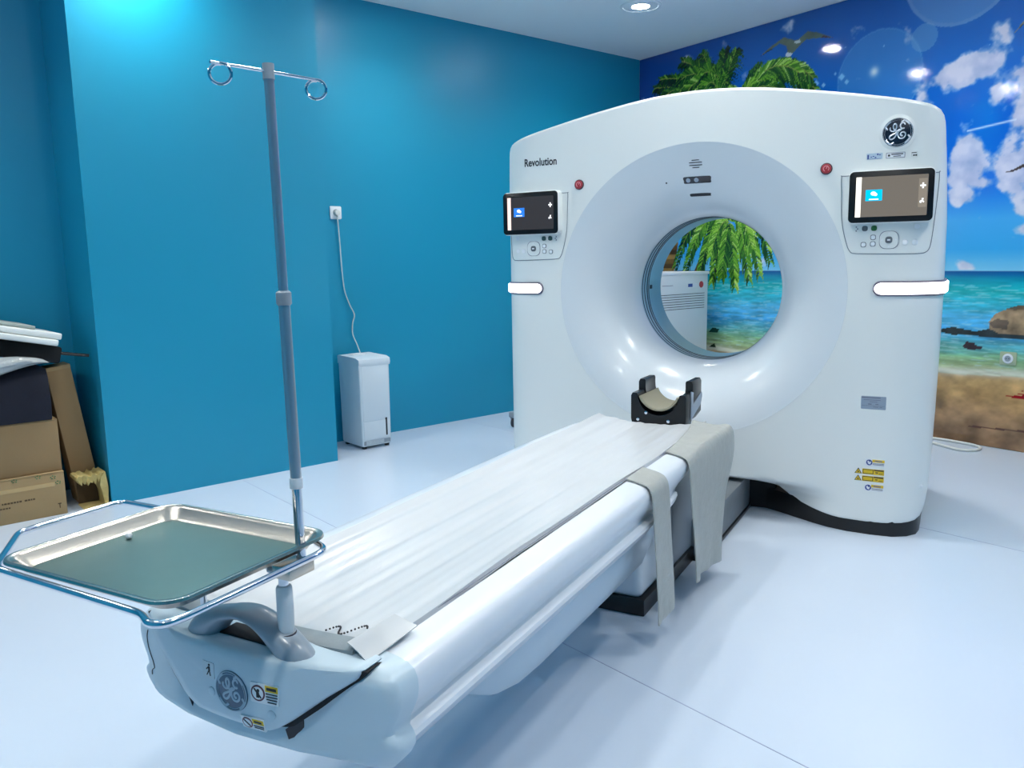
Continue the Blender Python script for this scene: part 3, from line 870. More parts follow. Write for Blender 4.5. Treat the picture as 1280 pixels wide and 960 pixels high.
# cross-section of the top shell, right half (x, z), from mattress edge round to the middle underneath
sec = [(.0, .515), (.15, .520), (.222, .528), (.232, .545), (.240, .552), (.264, .549), (.288, .543), (.303, .5345), (.3105, .521), (.3125, .506), (.310, .489), (.304, .472), (.294, .457), (.287, .446), (.285, .435), (.288, .428), (.297, .4265), (.304, .421), (.3065, .412), (.301, .402), (.292, .394), (.285, .384), (.274, .368), (.262, .358), (.235, .352), (.15, .350), (.0, .350)]
full = sec + [(-x, z) for x, z in sec[-2:0:-1]]
def yend(z):
    return float(np.interp(z, [.35, .37, .41, .44, .47, .50, .525, .56], [-1.33, -1.29, -1.17, -1.09, -1.02, -.93, -.76, -.70]))
ys = [-2.715, -2.70, -2.5, -2.2, -1.9, -1.6]
rings = [[(x, y, z) for x, z in full] for y in ys]
for u in (.3, .6, .8, .92, 1.0):
    k = 1 - .05 * u ** 4
    rings.append([(x * (k if abs(x) > .24 else 1), -1.6 + (yend(z) + 1.6) * u, z) for x, z in full])
mb = MB(); mb.loft(rings); mb.build('table_shell', M_offwhite, tab, angle=32)
# end cap
cap_sec = [(.0, .535), (.15, .537), (.235, .545), (.250, .556), (.273, .553), (.297, .547), (.3115, .5365), (.3175, .521), (.3185, .505), (.316, .488), (.309, .470), (.300, .452), (.297, .434), (.303, .426), (.3085, .415), (.3075, .401), (.298, .383), (.279, .362), (.262, .354), (.235, .350), (.15, .347), (.0, .346)]
capf = cap_sec + [(-x, z) for x, z in cap_sec[-2:0:-1]]
def cprof(k):
    return float(np.interp(k, [0, .70, .78, .86, .93, .97, 1.0], [.040, .040, .0385, .034, .024, .013, 0]))
def cap_y(x, z, k):
    return -2.716 - cprof(k) - (.034 + .014 * sst(.44, .40, z)) * (1 - min(1, abs(x) / .31) ** 2) * min(1, (1 - k) / .22)
CZ = .465
def cap_pt(x, z, k):
    xx, zz = x * (.06 + .94 * k if k > .9 else k), CZ + (z - CZ) * k
    xx = x * float(np.interp(k, [0, .70, .78, .86, .93, 1.0], [0, .80, .90, .965, .992, 1.0]))
    zz += .022 * min(1, max(0, (.44 - z) / .09)) * cprof(k) / .040 * min(1, k / .7)
    return (xx, cap_y(xx, zz, k), zz)
rings = [[(x, -2.690, z) for x, z in capf]]
for k in (1.0, .985, .97, .95, .93, .90, .86, .82, .78, .70, .5, .3, .02):
    rings.append([cap_pt(x, z, k) for x, z in capf])
mb = MB(); mb.loft(rings); capo = mb.build('end_cap', M_cap, tab, angle=50)
# seams of the cap
for sx in (-1,):
    pts = spline([Vector(cap_pt(x * sx, z, .74)) + Vector((sx * .0004, -.0004, 0)) for x, z in cap_sec if x > .28 and .39 < z < .545], 3)
    mb = MB(); mb.tube(pts, .0009, 6); mb.build('cap_seam', M_gasket, capo)
# hull under the table
hull = []
for (y, top, bot, wt, wb) in ((-2.40, .352, .335, .21, .17), (-2.33, .352, .275, .235, .20), (-2.25, .352, .237, .243, .215), (-2.16, .352, .219, .247, .222), (-2.05, .352, .214, .248, .224), (-1.6, .352, .214, .248, .224), (-1.3, .352, .216, .245, .222), (-1.22, .352, .23, .235, .21), (-1.19, .352, .26, .22, .19)):
    h = top - bot
    rt = [(wt, top), (wt, top - h * .35), (wt - (wt - wb) * .5, bot + h * .30), (wb, bot + h * .08), (wb - .02, bot)]
    hull.append([(x, y, z) for x, z in rt] + [(-x, y, z) for x, z in rt[::-1]])
mb = MB(); mb.loft(hull); mb.build('undercarriage_hull', mat('hull_plastic', (196, 212, 226), .35, coat=.2), tab, angle=45)
# pedestal on its black foot
mb = MB(); mb.box((-.185, -1.205, .052), (.185, -.86, .40), bev=.028, seg=4); ped = mb.build('pedestal', M_offwhite, tab)
mb = MB(); mb.box((-.20, -1.215, 0), (.20, -.60, .058), bev=.004); mb.build('pedestal_foot', M_black, ped)
mb = MB(); mb.box((-.19, -.87, .052), (.19, -.55, .44), bev=.01); mb.build('pedestal_rear', M_grey, tab)
mb = MB(); mb.box((-.245, -.62, .014), (.245, .19, .168), bev=.012); dk = mb.build('dock_skirt', M_fabric2, tab)
mb = MB(); mb.box((-.25, -.63, 0), (.25, .195, .016), bev=.003); mb.build('skirt_trim', M_black, dk)
# cradle board and mattress
crad = []
for y in (-2.70, -1.5, -.56, -.545):
    q = [(-.236, .545), (-.16, .518), (0, .508), (.16, .518), (.236, .545)]
    d_ = .0 if y < -.55 else .004
    crad.append([(x, y, z - .004) for x, z in q] + [(x * .96, y, z - .022 + d_) for x, z in q[::-1]])
mb = MB(); mb.loft(crad); mb.build('cradle', M_offwhite, tab, angle=50)
nx, ny = 60, 150
r_ = random.Random(12)
def cn(x, y):
    """long creases in the sheet"""
    h = 0
    for i, (f_, p_, a_, q_) in enumerate(((21, .3, .0016, 1.1), (37, 1.9, .0013, 2.3), (58, 4.1, .0010, 1.7), (15, 2.2, .0016, .7))):
        h += .62 * a_ * math.sin(f_ * x * PI + p_ + .9 * math.sin(q_ * y + i) + 1.3 * y * (x if i % 2 else .2))
    return h
top = []; bot = []
for j in range(ny + 1):
    y = -2.715 + (2.715 - .548) * j / ny
    fe = sst(-.95, -.56, y)
    rt_, rb_ = [], []
    for i in range(nx + 1):
        u = -1 + 2 * i / nx
        wobR = .0035 * math.sin(4.1 * y) + .003 * math.sin(9.7 * y + 1)
        x = u * (.229 + wobR * abs(u))
        e = u * u
        z = .531 + .024 * e + .004 * fe * (abs(u) ** 3) + cn(x, y) * (1.0 if abs(u) < .97 else .4)
        if abs(u) > .86: z += .004 * (abs(u) - .86) / .14
        rt_.append((x, y - .02 * fe * (u * u), z)); rb_.append((x, y - .02 * fe * (u * u), .512 + .032 * e))
    top.append(rt_); bot.append(rb_)
rings = [t + b[::-1] for t, b in zip(top, bot)]
mb = MB(); mb.loft(rings); mat_o = mb.build('mattress', M_mattress, tab, angle=60)
mb = MB()
mb.tube([(.2335 + .0015 * math.sin(5 * y), y, .5555) for y in np.linspace(-2.70, -.80, 60)], .0010, 6)
mb.build('mattress_piping', M_inkgrey, mat_o)
# folded grey end of the mattress
rings = []
for x in np.linspace(-.235, .215, 24):
    zt = .561 + .012 * (x / .23) ** 2
    rings.append([(x, -2.690, zt - .002), (x, -2.715, zt + .001), (x, -2.732, zt - .006), (x, -2.736, zt - .020), (x, -2.728, zt - .034), (x, -2.69, zt - .036)])
mb = MB(); mb.loft(rings); mb.build('mattress_end', M_pad, mat_o, angle=50)
mb = MB(); rings = []
for t in np.linspace(0, 1, 8):
    rings.append([(.200 + .052 * t, -2.728 - .012 * t + .0 * t, .577 - .008 * t - .012 * t * t), (.205 + .05 * t, -2.60 + .0 * t, .577 - .012 * t), (.205 + .05 * t, -2.60, .575 - .012 * t), (.200 + .052 * t, -2.728 - .012 * t, .575 - .008 * t - .012 * t * t)])
mb.loft(rings); mb.build('sheet_corner', mat('clear_sheet', (196, 200, 204), .25, coat=.4), mat_o, angle=60)
# lifting handle unit on the foot end
def capface(x, z):        # y of the unit's front face
    return -2.818 + .040 * (x / .25) ** 2 + .16 * max(0, z - .525) + .010 * sst(.45, .40, z)
mo = [(-.262, .556), (-.254, .540), (-.20, .503), (-.135, .452), (-.112, .436), (-.09, .423), (.09, .423), (.112, .436), (.135, .452), (.20, .503), (.254, .540), (.262, .556), (.256, .560), (.17, .558), (.10, .560), (.04, .563), (-.04, .563), (-.10, .560), (-.17, .558), (-.256, .560)]
def resamp_closed(p, n):
    P = np.array(list(p) + [p[0]]); d = np.r_[0, np.cumsum(np.hypot(*np.diff(P, axis=0).T))]
    t = np.linspace(0, d[-1], n + 1)[:-1]
    return list(zip(np.interp(t, d, P[:, 0]), np.interp(t, d, P[:, 1])))
mo = resamp_closed(mo, 150)
mc = (0, .49)
rings = [[(x, -2.715, z) for x, z in mo], [(x, capface(x, z) + .014, z) for x, z in mo]]
for k_, dy in ((.97, .004), (.92, .0), (.75, 0), (.5, 0), (.25, 0), (.02, 0)):
    rings.append([(x * k_, capface(x * k_, mc[1] + (z - mc[1]) * k_) + dy, mc[1] + (z - mc[1]) * k_) for x, z in mo])
mb = MB(); mb.loft(rings); mod = mb.build('handle_unit', M_cap, tab, angle=45)
# dark reveal round the unit
mo2 = [(x * 1.02, min(.553, z + .006 - .0135 * sst(.095, .135, abs(x)) * (1 - .6 * sst(.18, .25, abs(x))))) for x, z in mo]
mb = MB(); rings = [[(x, -2.70, z) for x, z in mo2], [(x, capface(x, z) + .0085, z) for x, z in mo2]]
mb.loft(rings); mb.build('unit_gap', M_dark, tab, angle=30)
for sx in (1, -1):
    mb = MB(); rg = []
    for t in np.linspace(0, 1, 6):
        x = sx * (.118 + .026 * t); z0, z1 = .412 + .012 * t, .434 + .022 * t
        rg.append([(x, -2.72, z0), (x, capface(x, z0) + .018 - .012 * (1 - t), z0), (x, capface(x, z1) + .018 - .012 * (1 - t), z1), (x, -2.72, z1)])
    mb.loft(rg); mb.build('hinge_recess', M_gasket, tab, angle=30)
mb = MB(); mb.box((-.052, -2.778, .50), (.092, -2.7365, .5665), bev=.002); mb.build('hand_slot', M_dark, mod)
# arch
arch = [(-.098, .535), (-.090, .553), (-.068, .580), (-.030, .602), (.012, .611), (.050, .604), (.088, .582), (.118, .556), (.134, .534)]
rad = [.044, .040, .026, .0125, .0100, .0125, .023, .030, .034]
ap = spline([(x, -2.768, z) for x, z in arch], 6); rr = np.interp(np.linspace(0, len(arch) - 1, len(ap)), range(len(arch)), rad)
mb = MB(); mb.tube(ap, [(float(r), .030) for r in rr], 20)
arc_o = mb.build('lifting_handle', M_handle, tab, angle=60)
mb = MB(); mb.lathe([(.0155, -.03), (.0165, .0), (.0165, .004), (.012, .004), (.012, -.03)], Matrix.Translation((.103, -2.768, .588)), 24); mb.build('pole_socket', M_gasket, arc_o)
# emblem and labels on the unit face (face leans a little)
def UF(x, z):
    e = 1e-3
    y = capface(x, z)
    dydx = (capface(x + e, z) - capface(x - e, z)) / (2 * e); dydz = (capface(x, z + e) - capface(x, z - e)) / (2 * e)
    xx = Vector((1, dydx, 0)).normalized(); nn = Vector((dydx, -1, dydz)).normalized(); zz = nn.cross(xx).normalized()
    return Matrix(((xx.x, zz.x, nn.x, x), (xx.y, zz.y, nn.y, y), (xx.z, zz.z, nn.z, z), (0, 0, 0, 1)))
monogram(.037, UF(.015, .487), M_emblemgrey, M_emblempale, 'emblem', tab, lift=.0012, raised=False)
st, Mx = sticker(0, 0, .058, .036, M_paper, 'warning_label', tab, M=UF(.088, .497))
a = MB(); a.prism(circ(.0145, 28, -.013, 0), .0006, .0014, Mx); a.build('prohibition_ring', mat('prohibition_maroon', (96, 42, 58), .5), st, smooth=False)
a = MB(); a.prism(circ(.0115, 28, -.013, 0), .0012, .0018, Mx); a.build('prohibition_field', M_paper, st, smooth=False)
a = MB(); a.prism([(-.021, .007), (-.019, .009), (-.005, -.007), (-.007, -.009)], .0016, .0022, Mx); a.prism(circ(.003, 12, -.012, .005), .0016, .0022, Mx); a.prism([(-.016, .002), (-.010, .002), (-.010, -.008), (-.016, -.008)], .0016, .0022, Mx); a.build('prohibition_figure', M_ink, st, smooth=False)
marks(Mx, [(.0155, .011, .026, .011)], M_yellow, 'warning_band', st)
marks(Mx, [(.0155, .011, .020, .005), (.0155, .002, .024, .0018), (.0155, -.003, .024, .0018), (.0155, -.008, .022, .0018), (.0155, -.013, .018, .0018)], M_ink, 'warning_print', st, .0012, .0018)
st, Mx = sticker(0, 0, .050, .026, M_paper, 'warning_label', tab, M=UF(.058, .436))
a = MB(); a.prism(circ(.011, 28, -.012, 0), .0006, .0014, Mx); a.build('prohibition_ring', mat('prohibition_red', (120, 60, 74), .5), st, smooth=False)
a = MB(); a.prism(circ(.0088, 28, -.012, 0), .0012, .0018, Mx); a.build('prohibition_field', M_paper, st, smooth=False)
a = MB(); a.prism([(-.019, .005), (-.017, .007), (-.005, -.005), (-.007, -.007)], .0016, .0022, Mx); a.build('prohibition_figure', M_ink, st, smooth=False)
marks(Mx, [(.012, .006, .024, .010)], M_yellow, 'warning_band', st)
marks(Mx, [(.012, .006, .016, .004), (.012, -.003, .022, .0016), (.012, -.007, .02, .0016)], M_ink, 'warning_print', st, .0012, .0018)
st, Mx = sticker(0, 0, .030, .030, mat('label_pale_blue', (200, 214, 224), .5), 'figure_label', tab, M=UF(-.040, .513))
a = MB()
a.prism(circ(.0022, 12, .003, .010), .0006, .0014, Mx); a.prism([(.0, .007), (.005, .007), (.005, -.001), (.001, -.001)], .0006, .0014, Mx)
a.prism([(.004, .0), (.006, -.010), (.004, -.010), (.002, -.001)], .0006, .0014, Mx); a.prism([(.001, .0), (-.005, -.010), (-.003, -.010), (.003, -.001)], .0006, .0014, Mx); a.prism([(.001, .007), (-.005, .002), (-.004, .0), (.001, .004)], .0006, .0014, Mx)
a.build('walking_figure', M_ink, st, smooth=False)
for (x, z) in ((-.035, .474), (.100, .461)):
    a = MB(); a.prism(circ(.0085, 24), -.004, .0018, UF(x, z), .0008); a.build('screw_cover', M_cap, tab)

# ------------------------------------------------------------------ head holder on the end of the cradle
hh = thing('head_holder', (.02, -.50, .52), 'black U-shaped head holder with tan cushion at the gantry end of the table', 'head rest')
def uprof(ro, ri, base_h, arm, wb, n=18):
    """outer block with round trough, arms up to 'arm' height; local x,z with z=0 bottom"""
    pts = [(-wb, 0), (wb, 0), (ro, base_h * .6), (ro, arm - .012), (ro - .006, arm), (ri + .004, arm), (ri, arm - .006)]
    zc = base_h + ri
    pts += [(ri * math.cos(a_), min(arm - .007, zc + ri * math.sin(a_))) for a_ in np.linspace(0, -PI, n)]
    pts += [(-ri, arm - .006), (-ri - .004, arm), (-ro + .006, arm), (-ro, arm - .012), (-ro, base_h * .6)]
    return pts
cx = .02
def up_part(name, m, ro, ri, bh, arm, wb, y0, y1, z0, par=hh, rise=0.0):
    mb = MB(); P = uprof(ro, ri, bh, arm, wb)
    rg = []
    for y, k in ((y0, .985), (y0 + .004, 1), (y1 - .004, 1), (y1, .985)):
        lift = rise * (y - y0) / (y1 - y0)
        rg.append([(cx + x * k, y, z0 + lift + z) for x, z in P])
    mb.loft(rg); return mb.build(name, m, par, angle=35)
up_part('front_cradle', M_blackgloss, .118, .090, .045, .135, .112, -.543, -.450, .520)
up_part('arm_pads', M_black, .118, .088, .052, .172, .095, -.448, -.32, .528, rise=.0)
mb = MB(); rg = []
for y in (-.54, -.48, -.34, -.31):
    o_ = [(cx + .0895 * math.cos(a_), y, .6715 + .0880 * math.sin(a_)) for a_ in np.linspace(-.35, -PI + .35, 22)]
    i_ = [(cx + .0815 * math.cos(a_), y, .6715 + .0800 * math.sin(a_)) for a_ in np.linspace(-PI + .35, -.35, 22)]
    rg.append(o_ + i_)
mb.loft(rg); mb.build('cushion', M_cream, hh, angle=60)
mb = MB()
mb.prism([(-.48, 0.0), (-.34, .045), (-.32, .075), (-.325, .095), (-.45, .06), (-.45, .11), (-.48, .118)], 0, .004, Matrix(((0, 0, 1, cx + .1178), (1, 0, 0, 0), (0, 1, 0, .545), (0, 0, 0, 1))))
mb.build('side_bracket', M_silver, hh)
for (x, z) in ((-.085, .012), (-.05, .042), (.045, .012)):
    a = MB(); a.prism(circ(.007, 16), -.002, .004, FR(cx + x, -.544, .533 + z), .001); a.build('chrome_screw', M_chrome, hh)

# ------------------------------------------------------------------ grey flap and strap hanging over the side of the table
def drape(name, y0a, y1a, y0b, y1b, zbot0, zbot1, label, grp, wav):
    """cloth tucked at the mattress edge, over the shoulder, hanging outside the table"""
    path = [(.236, .561, 0), (.264, .5555, .05), (.288, .5495, .1), (.3055, .5405, .14), (.3155, .526, .2), (.3205, .506, .25), (.324, .46, .33), (.325, .40, .45), (.326, .30, .65), (.327, .20, .85), (.328, .0, 1.0)]
    P = spline([(x, z, t) for x, z, t in path], 5)
    nyy = 14
    th = .0035
    rings = []
    for p in P:
        x, z, t = p
        hang = sst(.25, 1.0, t)
        top_ = sst(0, .14, t) * (1 - sst(.30, .62, t))
        ro, ri = [], []
        for j in range(nyy + 1):
            v = j / nyy
            y = (y0a + (y1a - y0a) * v) * (1 - hang) + (y0b + (y1b - y0b) * v) * hang
            zb = zbot0 + (zbot1 - zbot0) * v
            zz = z if t < .33 else .46 + (zb - .46) * (t - .33) / .67
            bulge = wav * hang * (math.sin(7 * v + 2.0) * .5 + .5 + .3 * math.sin(17 * v)) + .012 * hang * (1 - v) * (wav > .01)
            if wav > .01: bulge += top_ * .022 * v * v; zz += .020 * v * sst(.02, .14, t) * (1 - sst(.2, .5, t))
            if wav > .01: k0 = 1 - sst(0, .06, t); x_ = x - .055 * v * v * k0; zz += .010 * v * k0
            else: x_ = x
            ro.append((x_ + th + bulge, y, zz)); ri.append((x_ + bulge, y, zz - (th if t < .12 else 0)))
        rings.append(ro + ri[::-1])
    mb = MB(); mb.loft(rings)
    o = mb.build(name, M_fabric, None, angle=60)
    return tag(o, label, 'strap' if 'strap' in name else 'flap', grp)
drape('positioning_strap', -1.495, -1.345, -1.462, -1.300, .100, .096, 'narrow grey fabric strap hanging over the near side of the table', None, .004)
drape('lead_flap', -1.115, -.600, -1.135, -.728, .120, .074, 'wide grey lead flap hanging beside the table next to the gantry', None, .016)
# loose cloth corner thrown over the cradle end
# ------------------------------------------------------------------ tray, its stand, infusion pole
tz = .738
std = thing('tray_stand', (.103, -2.768, .585), 'chrome tube tray frame on a short post in the table handle', 'stand')
mb = MB(); mb.lathe([(.0105, 0), (.0135, .012), (.0145, .05), (.0140, .083), (.012, .088), (0.0085, .089)], Matrix.Translation((.103, -2.768, .588)), 20); mb.build('lower_post', M_tape, std)
mb = MB(); mb.lathe([(.0088, .08), (.0088, .125)], Matrix.Translation((.103, -2.768, .588)), 18); mb.build('upper_post', M_chrome, std)
mb = MB(); mb.box((.092, -2.782, .692), (.132, -2.722, .715), bev=.002); cl = mb.build('clamp_block', M_steel, std)
mb = MB(); mb.lathe([(.006, 0), (.006, .012)], Matrix.Translation((.090, -2.775, .703)) @ Matrix.Rotation(-PI / 2, 4, 'Y'), 14); mb.build('clamp_screw', M_grey, cl)
X0, X1, Y0, Y1 = -.272, .118, -3.032, -2.682
loop = [(-.262, Y0, tz), (-.395, -2.915, tz + .002), (-.400, -2.885, tz + .002), (-.400, -2.725, tz + .002), (-.393, -2.700, tz + .002), (-.285, Y1 - .004, tz - .004), (.09, Y1 - .004, tz - .006), (.150, -2.718, tz - .004), (.166, -2.738, tz - .002), (.168, -2.76, tz - .002), (.168, -3.02, tz - .002), (.162, -3.050, tz - .002), (.140, -3.058, tz - .002), (.10, Y0 - .006, tz - .004), (.06, Y0 - .003, tz - .005), (-.22, Y0 + .002, tz - .003)]
loop = [Vector(p) for p in loop]
# keep straight runs straight: round only the corners
def fillet(P, r):
    out = []
    n = len(P)
    for i in range(n):
        a, b, c = P[i - 1], P[i], P[(i + 1) % n]
        d1 = (a - b); d2 = (c - b)
        k = min(r, d1.length * .45, d2.length * .45)
        p0 = b + d1.normalized() * k; p2 = b + d2.normalized() * k
        for t in np.linspace(0, 1, 6):
            out.append(p0 * (1 - t) ** 2 + b * 2 * t * (1 - t) + p2 * t * t)
    return out
mb = MB(); mb.tube(fillet(loop, .02), .0058, 12, closed=True); mb.build('tube_frame', M_chrome, std)
mb = MB(); mb.tube([(-.098, -2.768, .595), (-.098, -2.768, .716)], .006, 14); mb.tube([(-.098, -2.768, .712), (.10, -2.768, .702)], .005, 10); mb.build('support_post', M_chrome, std)
# shallow rectangular steel tray with rolled rim
def rr3(x0, x1, y0, y1, r, z, n=8):
    return [(p[0], p[1], z) for p in rrect(x1 - x0, y1 - y0, r, n, (x0 + x1) / 2, (y0 + y1) / 2)]
tr = thing('instrument_tray', (-.08, -2.85, tz - .012), 'rectangular shallow stainless steel tray resting in the chrome frame', 'tray')
a0, a1, b0, b1 = X0 - .008, X1 + .022, Y0 + .004, Y1 + .006
rings = [rr3(a0 + .004, a1 - .004, b0 + .004, b1 - .004, .042, tz + .004), rr3(a0, a1, b0, b1, .045, tz + .006), rr3(a0 + .001, a1 - .001, b0 + .001, b1 - .001, .045, tz + .0105), rr3(a0 + .007, a1 - .007, b0 + .007, b1 - .007, .040, tz + .011),
         rr3(a0 + .014, a1 - .014, b0 + .014, b1 - .014, .036, tz + .006), rr3(a0 + .026, a1 - .026, b0 + .026, b1 - .026, .03, tz - .010), rr3(a0 + .032, a1 - .032, b0 + .032, b1 - .032, .028, tz - .0125)]
mb = MB(); mb.loft(rings, cap=False)
under = [rr3(a0 + .004, a1 - .004, b0 + .004, b1 - .004, .042, tz + .004), rr3(a0 + .013, a1 - .013, b0 + .013, b1 - .013, .037, tz + .003), rr3(a0 + .024, a1 - .024, b0 + .024, b1 - .024, .03, tz - .0115), rr3(a0 + .032, a1 - .032, b0 + .032, b1 - .032, .028, tz - .0137)]
mb.loft(under, cap=False); mb.f.append(tuple(range(len(mb.v) - len(under[0]), len(mb.v))))
mb.build('tray_rim', M_steel, tr, angle=60)
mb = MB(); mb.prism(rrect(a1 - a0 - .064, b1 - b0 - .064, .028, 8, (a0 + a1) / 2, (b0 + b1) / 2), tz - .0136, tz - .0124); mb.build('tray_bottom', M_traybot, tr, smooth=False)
mb = MB()
bm = bmesh.new(); bmesh.ops.create_icosphere(bm, subdivisions=3, radius=.0062)
for v in bm.verts: v.co *= 1 + .12 * math.sin(v.co.x * 900) * math.cos(v.co.y * 700 + v.co.z * 500)
mb.bm(bm, Matrix.Translation((-.222, -2.818, tz - .0068)))
tag(mb.build('cotton_ball', M_paper), 'tiny white cotton ball lying on the steel tray', 'cotton ball')
# infusion pole
PX, PY = .112, -2.732
iv = thing('infusion_pole', (PX, PY, .70), 'tall grey metal infusion pole with two ring hooks clamped beside the tray', 'pole')
lean = Vector((-.010, .0, 0))
def pp(z): return (PX + lean.x * (z - .70), PY, z)
mb = MB(); mb.tube([pp(.705), pp(.845)], .0085, 16); mb.build('steel_sleeve', M_chrome, iv)
mb = MB(); mb.tube([pp(.838), pp(.856)], .0112, 16); mb.build('white_collar', M_tape, iv)
mb = MB(); mb.tube([pp(.85), pp(1.15)], .0094, 18); mb.build('lower_tube', M_alu, iv)
mb = MB(); mb.tube([pp(1.147), pp(1.150), pp(1.168), pp(1.171)], [.0100, .0125, .0125, .0095], 18); mb.build('locking_collar', M_grey, iv)
mb = MB(); mb.tube([pp(1.165), pp(1.512)], .0078, 18); mb.build('upper_tube', M_alu, iv)
T = Vector(pp(1.515))
mb = MB(); mb.tube([T - Vector((0, 0, .012)), T + Vector((0, 0, .012))], .0092, 18); mb.build('top_cap', M_grey, iv)
AD = Vector((.277, .961, 0)).normalized()
e0 = T - AD * .096 + Vector((0, 0, .001)); e1 = T + AD * .094 + Vector((0, 0, -.001))
mb = MB(); mb.tube([e0, e1], .0026, 10)
arm = mb.build('hook_bar', M_chrome, iv)
for c_, s_ in ((e0 + AD * .013, 1), (e1 - AD * .011, 1)):
    cc = c_ - Vector((0, 0, .0165))
    side = (AD * .8 + Vector((.5, -.1, 0))).normalized()
    mb = MB(); mb.tube([cc + side * (.015 * math.cos(t)) + Vector((0, 0, .015 * math.sin(t))) + AD.cross(Vector((0, 0, 1))) * .004 * (t / PI - .5) for t in np.linspace(PI * .42, PI * 2.55, 30)], .0024, 8)
    mb.build('ring_hook', M_chrome, arm)
# small dark bead chain lying on the mattress behind the pole
mb = MB()
for k in range(26):
    t = k / 25
    bm = bmesh.new(); bmesh.ops.create_icosphere(bm, subdivisions=1, radius=.0022)
    x = .082 + .075 * t; y = -2.648 + .018 * math.sin(9 * t) + .02 * t; u = x / .229
    mb.bm(bm, Matrix.Translation((x, y, .531 + .024 * u * u + .0060)))
tag(mb.build('bead_chain', M_gasket), 'short dark bead chain lying on the mattress behind the pole', 'chain')

# ------------------------------------------------------------------ dehumidifier against the blue wall, with its plug
dh = thing('dehumidifier', tuple(nb(2.39, -.345)), 'slim white dehumidifier standing by the blue wall', 'appliance')
DM = NBM(2.39, -.345)
mb = MB()
rings = []
for z, w, d in ((.018, .104, .128), (.03, .110, .133), (.50, .114, .134), (.555, .115, .134)):
    rings.append([DM @ Vector((p[0], p[1], z)) for p in rrect(2 * w, 2 * d, .012, 4)])
mb.loft(rings); body = mb.build('body', M_device, dh, angle=35)
mb = MB(); top_prof = [(-.136, .545), (-.142, .565), (-.138, .588), (-.10, .600), (.12, .606), (.133, .600), (.134, .552)]
mb.prism(top_prof, -.117, .117, DM @ Matrix(((0, 0, 1, 0), (1, 0, 0, 0), (0, 1, 0, 0), (0, 0, 0, 1))), 0); mb.build('top_hood', M_device, dh, angle=30)
FM = DM @ Matrix(((1, 0, 0, 0), (0, 0, -1, -.134), (0, 1, 0, 0), (0, 0, 0, 1)))   # front face: x along B, y up, z out
mb = MB(); mb.prism(rrect(.196, .36, .006, 3, 0, .365), -.004, .003, FM, .001); mb.build('front_panel', M_device, dh)
mb = MB(); mb.prism(rrect(.196, .118, .006, 3, 0, .120), -.004, .0045, FM, .001); tk = mb.build('water_tank', M_device, dh)
mb = MB(); mb.prism(rrect(.012, .118, .003, 3, .072, .135), .002, .0055, FM); mb.build('level_window', M_ink, tk)
mb = MB(); mb.prism(rrect(.20, .026, .003, 3, 0, .040), -.002, .002, FM); gl = mb.build('air_grille', M_grey, dh)
mb = MB()
for k in range(5): mb.box((-.085, -.1375, .030 + k * .005), (.05, -.1352, .0325 + k * .005), DM)
mb.build('grille_slats', M_device, gl)
mb = MB(); mb.box((-.06, .02, .604), (.04, .10, .610), DM, bev=.002); mb.build('top_vent', M_paper, dh)
for (x, y) in ((-.085, -.11), (.085, -.11), (-.085, .11), (.085, .11)):
    mb = MB(); mb.box((x - .012, y - .012, 0), (x + .012, y + .012, .02), DM, bev=.002); mb.build('foot', M_black, dh)
cord = [(2.585, -.378, 1.520), (2.575, -.380, 1.49), (2.582, -.369, 1.332), (2.585, -.362, 1.174), (2.585, -.350, 1.03), (2.582, -.318, .93), (2.580, -.287, .860), (2.585, -.300, .80), (2.58, -.306, .73), (2.565, -.286, .66), (2.535, -.285, .612), (2.52, -.287, .598)]
mb = MB(); mb.tube(spline([nb(*c) for c in cord], 6), .0042, 8); mb.build('power_cord', M_cable, dh)
mb = MB(); mb.prism(circ(.019, 20), .008, .034, WALLM(2.6, -.380, 1.534), .003); mb.build('plug', M_cable, dh)
so = thing('wall_socket', tuple(nb(2.598, -.382, 1.536)), 'white wall socket with a plug in it on the blue wall', 'socket')
WM = WALLM(2.6, -.382, 1.536)
mb = MB(); mb.prism(rrect(.084, .084, .010, 4), 0, .010, WM, .003); mb.build('cover_plate', M_paper, so)
mb = MB(); mb.prism(circ(.022, 24), .008, .0115, WM); mb.build('socket_well', M_grey, so)
so2 = thing('wall_socket', tuple(CORNER + MD * 3.182 + Vector((0, 0, .563))), 'clear framed wall socket on the painted shore beside the rock', 'socket')
WM = MUM(3.182, .563, .0035)
mb = MB(); mb.prism(rrect(.094, .080, .006, 4), 0, .007, WM, .002); mb.build('cover_plate', mat('socket_clear_plate', (176, 190, 158), .2), so2)
mb = MB(); mb.prism(circ(.030, 28), .005, .0105, WM, .001); mb.build('socket_face', M_paper, so2)
mb = MB(); mb.prism(circ(.018, 24), .0100, .0112, WM); mb.build('socket_well', M_grey, so2)
mb = MB(); mb.prism(circ(.003, 10, -.007, 0), .011, .0118, WM); mb.prism(circ(.003, 10, .007, 0), .011, .0118, WM); mb.build('contact_holes', M_ink, so2)

